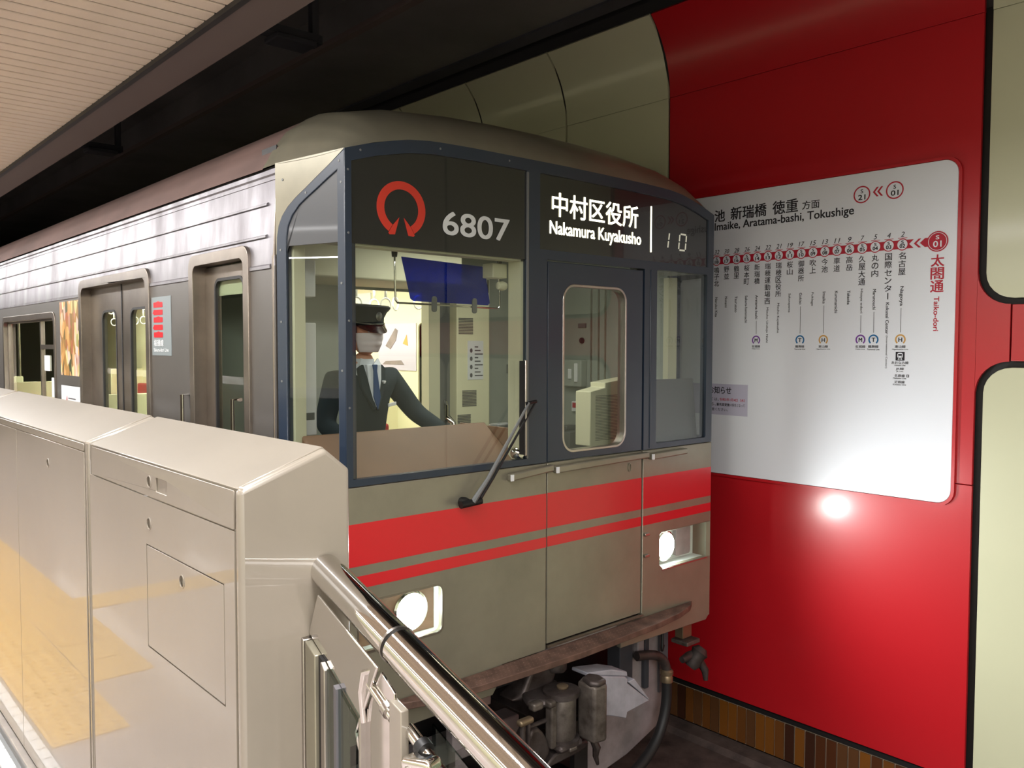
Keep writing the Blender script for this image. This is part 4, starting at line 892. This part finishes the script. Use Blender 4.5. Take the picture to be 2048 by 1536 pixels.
rb(2.74, 2.93, 2.60, 2.68, -.60, -.54, bv=.02); rb(2.80, 2.86, 2.585, 2.61, -.595, -.565, 'iron_light', bv=.006)
MB().prism([(2.66, -.70), (2.75, -.62), (3.02, -.62), (3.04, -.66), (2.98, -.69)], fY, 2.66, 2.80).build('coupler_tray', 'iron', cpl, bevel=.01)
MB().tube([(3.02, 2.62, -.58), (3.04, 2.60, -.66), (3.03, 2.60, -.72), (3.06, 2.61, -.80)], [.022, .026, .018, .010], 8).build('drain_cock', 'iron', cpl, smooth=True)
hose((2.78, 2.75, -.60), (2.76, 2.78, -.85), (2.62, 2.80, -.9), (2.70, 2.84, -.98), .014, 12, 'rubber', 'cable')
hose((2.88, 2.75, -.60), (2.80, 2.78, -.80), (2.92, 2.80, -.9), (2.84, 2.84, -.98), .014, 12, 'rubber', 'cable')
# white electric coupler guard
GUARD = lambda u, v, w: ((u-.487)/.83, (w-2.66)/.8+2.52, (v+.051)/.66)
gd = MB().prism([(3.08, -.17), (3.146, -.187), (3.315, -.235), (3.335, -.252), (3.331, -.272), (3.50, -.405), (3.516, -.419), (3.333, -.430), (3.325, -.461), (3.198, -.408), (3.08, -.37)][::-1], GUARD, 2.80, 2.82).build('coupler_guard', 'guard', cpl, bevel=.005)
MB().prism([(3.04, -.165), (3.044, -.147), (3.231, -.180), (3.352, -.222), (3.357, -.250), (3.315, -.238), (3.146, -.19)][::-1], GUARD, 2.82, 2.93).build('guard_top', 'guard', cpl, bevel=.005)
MB().prism([(3.339, -.269), (3.388, -.264), (3.520, -.415), (3.505, -.408)][::-1], GUARD, 2.80, 2.88).build('guard_side', 'guard', cpl, bevel=.005)
MB().box(3.05, 3.17, 2.80, 2.84, -1.0, -.55).build('drop_strap', 'rubber', cpl)

for o in [cpl]+list(cpl.children):
    for v in o.data.vertices: v.co.x = v.co.x*.83+.487; v.co.z = v.co.z*.66-.051; v.co.y = v.co.y if v.co.y > 3.2 else 2.66+(v.co.y-2.52)*.8
# ================================================================== DRIVER
dr = empty('person', (2.32, 3.74, -.07), 'train driver in dark uniform, peaked cap and white face mask, seen through the windscreen', 'person')
def skin(chains, radii, name, m, parent, sub=2, extra=None, root=0):
    idx = {}; vs = []; es = []; rs = []
    for ch in chains:
        prev = None
        for key in ch:
            if key not in idx: idx[key] = len(vs); vs.append(radii[key][0]); rs.append(radii[key][1])
            if prev is not None: es.append((prev, idx[key]))
            prev = idx[key]
    me = bpy.data.meshes.new(name); me.from_pydata(vs, es, []); o = bpy.data.objects.new(name, me); COL.objects.link(o)
    md = o.modifiers.new('s', 'SKIN'); md.use_smooth_shade = True
    for i, r_ in enumerate(rs):
        sv = me.skin_vertices[0].data[i]; sv.radius = r_ if isinstance(r_, tuple) else (r_, r_); sv.use_root = (i == root)
    o.modifiers.new('u', 'SUBSURF').levels = sub; o.modifiers['u'].render_levels = sub
    m2 = bpy.data.meshes.new_from_object(o.evaluated_get(bpy.context.evaluated_depsgraph_get()))
    bpy.data.objects.remove(o)
    b = MB(); b.add([v.co[:] for v in m2.vertices], [tuple(p.vertices) for p in m2.polygons])
    if extra: extra(b)
    return b.build(name, m, parent, smooth=True)
HY = 3.70
J = {}
def body_joints(g):
    J = {'pel': ((2.32, 3.78, .84), (.135+g, .105+g)), 'wa': ((2.32, 3.77, .98), (.12+g, .09+g)), 'ab': ((2.32, 3.75, 1.10), (.125+g, .095+g)), 'ch': ((2.315, 3.735, 1.23), (.145+g, .10+g)), 'up': ((2.31, 3.73, 1.335), (.10+g, .075+g)),
         'nk': ((2.305, 3.725, 1.41), .05), 'hb': ((2.305, 3.715, 1.47), .055),
         'sl': ((2.47, 3.735, 1.335), .058+g), 'el': ((2.60, 3.68, 1.14), .045+g), 'wl': ((2.665, 3.50, 1.045), .032+g), 'hl': ((2.675, 3.46, 1.05), .028),
         'sr': ((2.145, 3.735, 1.325), .058+g), 'er': ((2.06, 3.70, 1.10), .045+g), 'wr': ((2.10, 3.50, 1.03), .032+g), 'hr': ((2.11, 3.46, 1.04), .028),
         'hpl': ((2.40, 3.79, .76), .085+g), 'kl': ((2.40, 3.77, .38), .058+g), 'al': ((2.40, 3.80, 0.0), .042+g), 'tl': ((2.41, 3.66, -.045), .032),
         'hpr': ((2.24, 3.79, .76), .085+g), 'kr': ((2.24, 3.77, .38), .058+g), 'ar': ((2.24, 3.80, 0.0), .042+g), 'tr': ((2.23, 3.66, -.045), .032)}
    return J
# fingers
for s_, k in ((1, 'l'), (-1, 'r')):
    pass
hx, hy, hz = 2.305, 3.70, 1.565
def headmesh(b):
    def hf(u, v):
        th = 2*math.pi*u; ph = math.pi*v; z = math.cos(ph); r = math.sin(ph)
        fx = .074*r*math.cos(th); fy = .094*r*math.sin(th)
        fz = .118*z
        front = max(0, -math.sin(th))*r
        if z < -.2: fx *= 1-.28*(-.2-z); fy *= 1-.10*(-.2-z)
        if front > .8 and -.35 < z < .1: fy -= .016*(front-.8)/.2*(1-abs(z+.15)/.25) if abs(z+.15) < .25 else 0
        if front > .6 and .02 < z < .2: fy += .006*(front-.6)/.4
        return (hx+fx, hy+fy-.004*z, hz+fz)
    b.grid(hf, 32, 25, True)
    for s_ in (-1, 1):
        b.lathe([(.012, 0), (.030, .006), (.024, .014), (.0, .012)], (hx+s_*.070, hy+.01, hz-.01), (s_, .2, 0), n=14, sx=.65)
        hx0 = 2.675 if s_ > 0 else 2.11
        for f_ in range(4):
            fx = hx0-.027+.018*f_; L = (.055, .066, .062, .048)[f_ if s_ < 0 else f_]
            b.tube([(fx, 3.455, 1.052), (fx, 3.43, 1.062), (fx, 3.43-L*.55, 1.055), (fx, 3.43-L*.75, 1.032)], [.011, .0095, .0085, .007], 8)
        b.tube([(hx0-s_*.028, 3.48, 1.045), (hx0-s_*.045, 3.455, 1.045), (hx0-s_*.042, 3.43, 1.04)], [.012, .010, .008], 8)
jb = body_joints(-.018); ch = [['pel', 'wa', 'ab', 'ch', 'up', 'nk', 'hb'], ['up', 'sl', 'el', 'wl', 'hl'], ['up', 'sr', 'er', 'wr', 'hr'], ['pel', 'hpl', 'kl', 'al', 'tl'], ['pel', 'hpr', 'kr', 'ar', 'tr']]
bd = skin(ch, jb, 'body', 'skin', dr, extra=headmesh); bd.data.materials.append(M['shirt'])
for p in bd.data.polygons:
    if .8 < p.center.z < 1.405 and 2.16 < p.center.x < 2.56: p.material_index = 1
jj = body_joints(.010)
jj['hem'] = ((2.32, 3.785, .76), (.15, .12))
jk = skin([['pel', 'wa', 'ab', 'ch', 'up'], ['up', 'sl', 'el', 'wl'], ['up', 'sr', 'er', 'wr'], ['pel', 'hem']], jj, 'jacket', 'navy', dr)
skin([['pel', 'hpl', 'kl', 'al'], ['pel', 'hpr', 'kr', 'ar']], body_joints(.012), 'trousers', 'navy', dr)
for x in (2.41, 2.23): MB().lathe([(.05, 0), (.055, .03), (.045, .07), (.03, .085)], (x, 3.73, -.07), n=16, sy=1.0, sx=1).build('shoe', 'visor_blk', dr, smooth=True)
# shirt front, collar, tie
yc = 3.612
MB().lathe([(.060, 0), (.054, .03), (.052, .05)], (2.306, 3.722, 1.385), (0, -.05, 1), n=24).build('shirt_collar', 'shirt', dr, smooth=True)
MB().prism([(2.265, 1.405), (2.349, 1.405), (2.345, 1.33), (2.315, 1.19), (2.295, 1.19), (2.27, 1.32)], lambda u, v, w: (u, w+(1.25-v)*-.10+ .0, v), yc-.004, yc+.03).build('shirt_front', 'shirt', dr, bevel=.004)
for s_ in (-1, 1):
    MB().prism([(2.307+s_*.004, 1.408), (2.307+s_*.050, 1.438), (2.307+s_*.064, 1.405), (2.307+s_*.034, 1.352)][::s_], lambda u, v, w: (u, w+abs(u-2.307)*.45+(v-1.38)*.35, v), yc+.010, yc+.022).build('shirt_collar', 'shirt', dr, bevel=.002)
    MB().prism([(2.307+s_*.055, 1.405), (2.307+s_*.080, 1.385), (2.307+s_*.070, 1.29), (2.307+s_*.012, 1.17), (2.307+s_*.004, 1.19)][::s_], lambda u, v, w: (u, w+(1.25-v)*-.10+abs(u-2.307)*.30, v), yc-.008, yc+.02).build('lapel', 'navy', dr, bevel=.003)
MB().prism([(2.292, 1.405), (2.322, 1.405), (2.317, 1.372), (2.330, 1.24), (2.309, 1.175), (2.288, 1.24), (2.297, 1.372)], lambda u, v, w: (u, w+(1.25-v)*-.10, v), yc-.014, yc-.004).build('necktie', 'tie', dr, bevel=.003)
MB().prism([(2.352, 1.318), (2.36, 1.306), (2.368, 1.318), (2.364, 1.323), (2.36, 1.320), (2.356, 1.323)], fY, yc-.004, yc+.02).build('lapel_badge', 'white', dr)
MB().prism([(2.385, 1.185), (2.44, 1.192), (2.44, 1.210), (2.385, 1.203)], lambda u, v, w: (u, w+(u-2.31)*.25, v), yc-.022, yc-.010).build('name_tag', 'white', dr, bevel=.002)
# face mask, hair, cap
def mf(u, v):
    th = math.pi*(1.08+.84*u); zz = -.098+.098*v; q_ = math.cos((v-.5)*2.2)
    w_ = math.sqrt(max(0, 1-(zz/.135)**2)); out = 1+.10*q_*math.exp(-((u-.5)/.2)**2)+.018*math.sin(v*19)*math.sin(math.pi*u)
    return (hx+.080*w_*math.cos(th)*out, hy+(.100*w_*math.sin(th))*out-.004, hz+zz)
mk = MB().grid(mf, 20, 28).build('face_mask', 'facemask', dr, smooth=True); sd_ = mk.modifiers.new('s', 'SOLIDIFY'); sd_.thickness = .002
for s_ in (-1, 1): MB().tube([(hx+s_*.070, hy-.035, hz-.02), (hx+s_*.078, hy+.0, hz+.0), (hx+s_*.074, hy+.02, hz-.01)], .0015, 6).build('mask_loop', 'facemask', dr)
MB().grid(lambda u, v: (hx+.080*math.cos(math.pi*(-.12+1.24*u))*math.sin(math.pi*(.5-.45*v)+.25 if 0 else math.pi*(.62-.5*v)), hy+.102*math.sin(math.pi*(-.12+1.24*u))*math.sin(math.pi*(.62-.5*v)), hz+.124*math.cos(math.pi*(.62-.5*v))), 24, 12).build('hair', 'hair', dr, smooth=True)
for s_ in (-1, 1):
    ey = MB().lathe([(.0, -.006), (.010, -.003), (.012, 0), (.010, .003), (0, .006)], (hx+s_*.030, hy-.086, hz+.008), (0, -1, 0), n=12, sy=.6).build('eye', 'shirt', dr, smooth=True)
    MB().lathe([(.005, 0), (.0, .002)], (hx+s_*.030, hy-.0915, hz+.008), (0, -1, 0), n=10).build('iris', 'visor_blk', ey)
    MB().tube([(hx+s_*.045, hy-.078, hz+.026), (hx+s_*.018, hy-.092, hz+.027)], .003, 6).build('eyebrow', 'hair', dr)
tlt = Matrix.Translation((hx, hy, hz+.05)) @ Matrix.Rotation(R(9), 4, 'X')
def hat(b):
    b.v = [tuple(tlt @ Vector(v)) for v in b.v]; return b
cpb = MB().grid(lambda u, v: ((lambda r, z: ((r)*math.cos(2*math.pi*u)*.86, r*math.sin(2*math.pi*u)*1.05, z+(.022 if math.sin(2*math.pi*u) < 0 else 0)*max(0, -math.sin(2*math.pi*u))*(v > .3)*r/.13))(*[(.099, -.01), (.100, .005), (.099, .038), (.112, .055), (.127, .072), (.130, .080), (.120, .088), (.07, .094), (.02, .095), (0.0, .095)][min(int(round(v*9)), 9)])), 40, 10, True)
cp_ = hat(cpb).build('peaked_cap', 'capcloth', dr, smooth=True)
hat(MB().grid(lambda u, v: ((.099+.0*v)*.86*math.cos(math.pi*(1.12+.76*u))*(1+.12*v), (.104)*math.sin(math.pi*(1.12+.76*u))*(1+.48*v*math.sin(math.pi*u)**.5), .004-.034*v*math.sin(math.pi*u)**.5), 24, 5)).build('cap_peak', 'visor_blk', cp_, smooth=True)
hat(MB().lathe([(.017, 0), (.019, .003), (.012, .006), (.004, .008)], (0, -.118, .052), (0, -1, .12), n=16, sy=1.2)).build('cap_badge', 'gold', cp_, smooth=True)
hat(MB().tube([(.0875*math.cos(math.pi*(1.1+.8*i/16)), .107*math.sin(math.pi*(1.1+.8*i/16)), .010) for i in range(17)], .004, 6)).build('chin_cord', 'gold', cp_, smooth=True)

# ================================================================== HANDRAIL AT THE PLATFORM END
RP = Vector((.886, 1.604, 1.022)); RE = Vector((.785, .866, .895)); rdv = (RE-RP)
def rp(t, dz=0, off=0): p = RP+rdv*t; return (p.x+off*.99, p.y-off*.137, p.z+dz)
hr = empty('handrail', (.84, 1.2, FZ), 'thick polished steel handrail sloping down from the barrier end', 'handrail')
RR = .0345
MB().tube([rp(.022), rp(.492)], RR, 40).build('rail_tube', 'chrome', hr, smooth=True)
MB().tube([rp(.492), rp(.505)], RR-.004, 32).build('joint_gap', 'black', hr, smooth=True)
MB().tube([rp(.505), rp(1.9)], RR, 40).build('rail_tube', 'chrome', hr, smooth=True)
MB().tube([rp(.486), rp(.494)], RR+.0012, 40).build('joint_ring', 'steel', hr, smooth=True)
# gusset plate under the tube
PN = Vector((.72, -.10, 0)).normalized()
def fR(u, v, w):     # u: world Y along the rail plane, v: z, w: offset across
    t = (RP.y-u)/.738; return (RP.x-.101*t+PN.x*w, u+PN.y*w, v)
MB().prism([(1.530, .985), (1.582, .890), (1.319, .803), (1.245, .925)], fR, -.040, -.034).build('gusset_plate', 'chrome', hr, bevel=.002)
MB().prism([(1.322, .81), (1.322, -.10), (1.190, -.10), (1.190, .895), (1.245, .915)], fR, -.032, -.027).build('post_plate', 'chrome', hr, bevel=.001)
MB().prism([(1.319, .805), (1.312, .81), (1.312, -.10), (1.319, -.10)], fR, -.044, -.030).build('post_edge', 'steel', hr, bevel=.002)
MB().prism([(1.196, .885), (1.151, .880), (1.151, -.10), (1.196, -.10)], fR, -.040, -.024).build('post', 'barrier', hr, bevel=.002)
MB().tube([fR(1.290, .878, -.03), fR(1.196, .850, -.03)], .011, 14).build('lower_tube', 'chrome', hr, smooth=True)
MB().tube([fR(1.16, .842, -.02), fR(1.05, .815, -.02), fR(.5, .69, -.02)], .011, 14).build('lower_tube', 'chrome', hr, smooth=True)
MB().tube([fR(1.225, .8595, -.03), fR(1.21, .855, -.03)], .015, 14).build('tube_collar', 'steel', hr, smooth=True)
MB().tube([fR(1.115, .832, -.02), fR(1.098, .828, -.02)], .016, 14).build('tube_collar', 'black', hr, smooth=True)
MB().tube([fR(1.265, .915, -.03), fR(1.295, .90, -.042), fR(1.31, .86, -.042), fR(1.312, .80, -.036)], .006, 10).build('bracket_rod', 'chrome', hr, smooth=True)
MB().tube([fR(1.318, .80, -.040), fR(1.330, .775, -.042), fR(1.318, .745, -.040)], .004, 8).build('bracket_rod', 'chrome', hr, smooth=True)
cl = MB().box(-.034, .034, -.018, .018, -.020, .020); T_ = Matrix.Translation(Vector(fR(1.075, .815, -.040))) @ Matrix.Rotation(R(98), 4, 'Z') @ Matrix.Rotation(R(12), 4, 'Y')
cl.v = [tuple(T_ @ Vector(v)) for v in cl.v]; cl.build('rail_clamp', 'chrome', hr, bevel=.009, seg=4)
MB().lathe([(.008, 0), (.009, .004), (.006, .006)], fR(1.083, .812, -.059), (-1, .1, 0), n=14).build('clamp_screw', 'steel', hr, smooth=True)
for k in range(9):
    t = .62+k*.07; MB().lathe([(.004, -.004), (.005, 0), (.004, .004)], (Vector(rp(t))+Vector((0, 0, -RR-.003)))[:], (0, 0, 1), n=8).build('rail_rivet', 'steel', hr)
MB().prism([(1.14, .85), (.45, .70), (.45, -.10), (1.14, -.10)], fR, .014, .017).build('glass_infill', 'fence_glass', hr)
# glazed screen between the barrier and the rail post
gs = empty('end_screen', (.84, 1.45, FZ), 'narrow glazed screen with beige frame between barrier end and handrail post', 'screen')
MB().prism([(1.582, .885), (1.568, .882), (1.568, -.10), (1.582, -.10)], fR, -.058, -.032).build('frame_post', 'steel', gs, bevel=.002)
MB().prism([(1.567, .880), (1.512, .865), (1.512, -.10), (1.567, -.10)], fR, -.054, -.036).build('frame_panel', 'cap', gs, bevel=.002)
MB().prism([(1.510, .865), (1.487, .86), (1.487, -.10), (1.510, -.10)], fR, -.046, -.038).build('seal', 'rubber', gs)
MB().prism([(1.487, .86), (1.466, .85), (1.466, -.10), (1.487, -.10)], fR, -.052, -.040).build('frame_post', 'steel', gs, bevel=.002)
MB().prism([(1.465, .85), (1.324, .80), (1.324, -.10), (1.465, -.10)], fR, -.046, -.040).build('glass_pane', 'fence_glass', gs)
MB().prism([(1.420, .835), (1.408, .83), (1.408, -.10), (1.420, -.10)], fR, -.051, -.036).build('glazing_bar', 'ink_grey', gs)
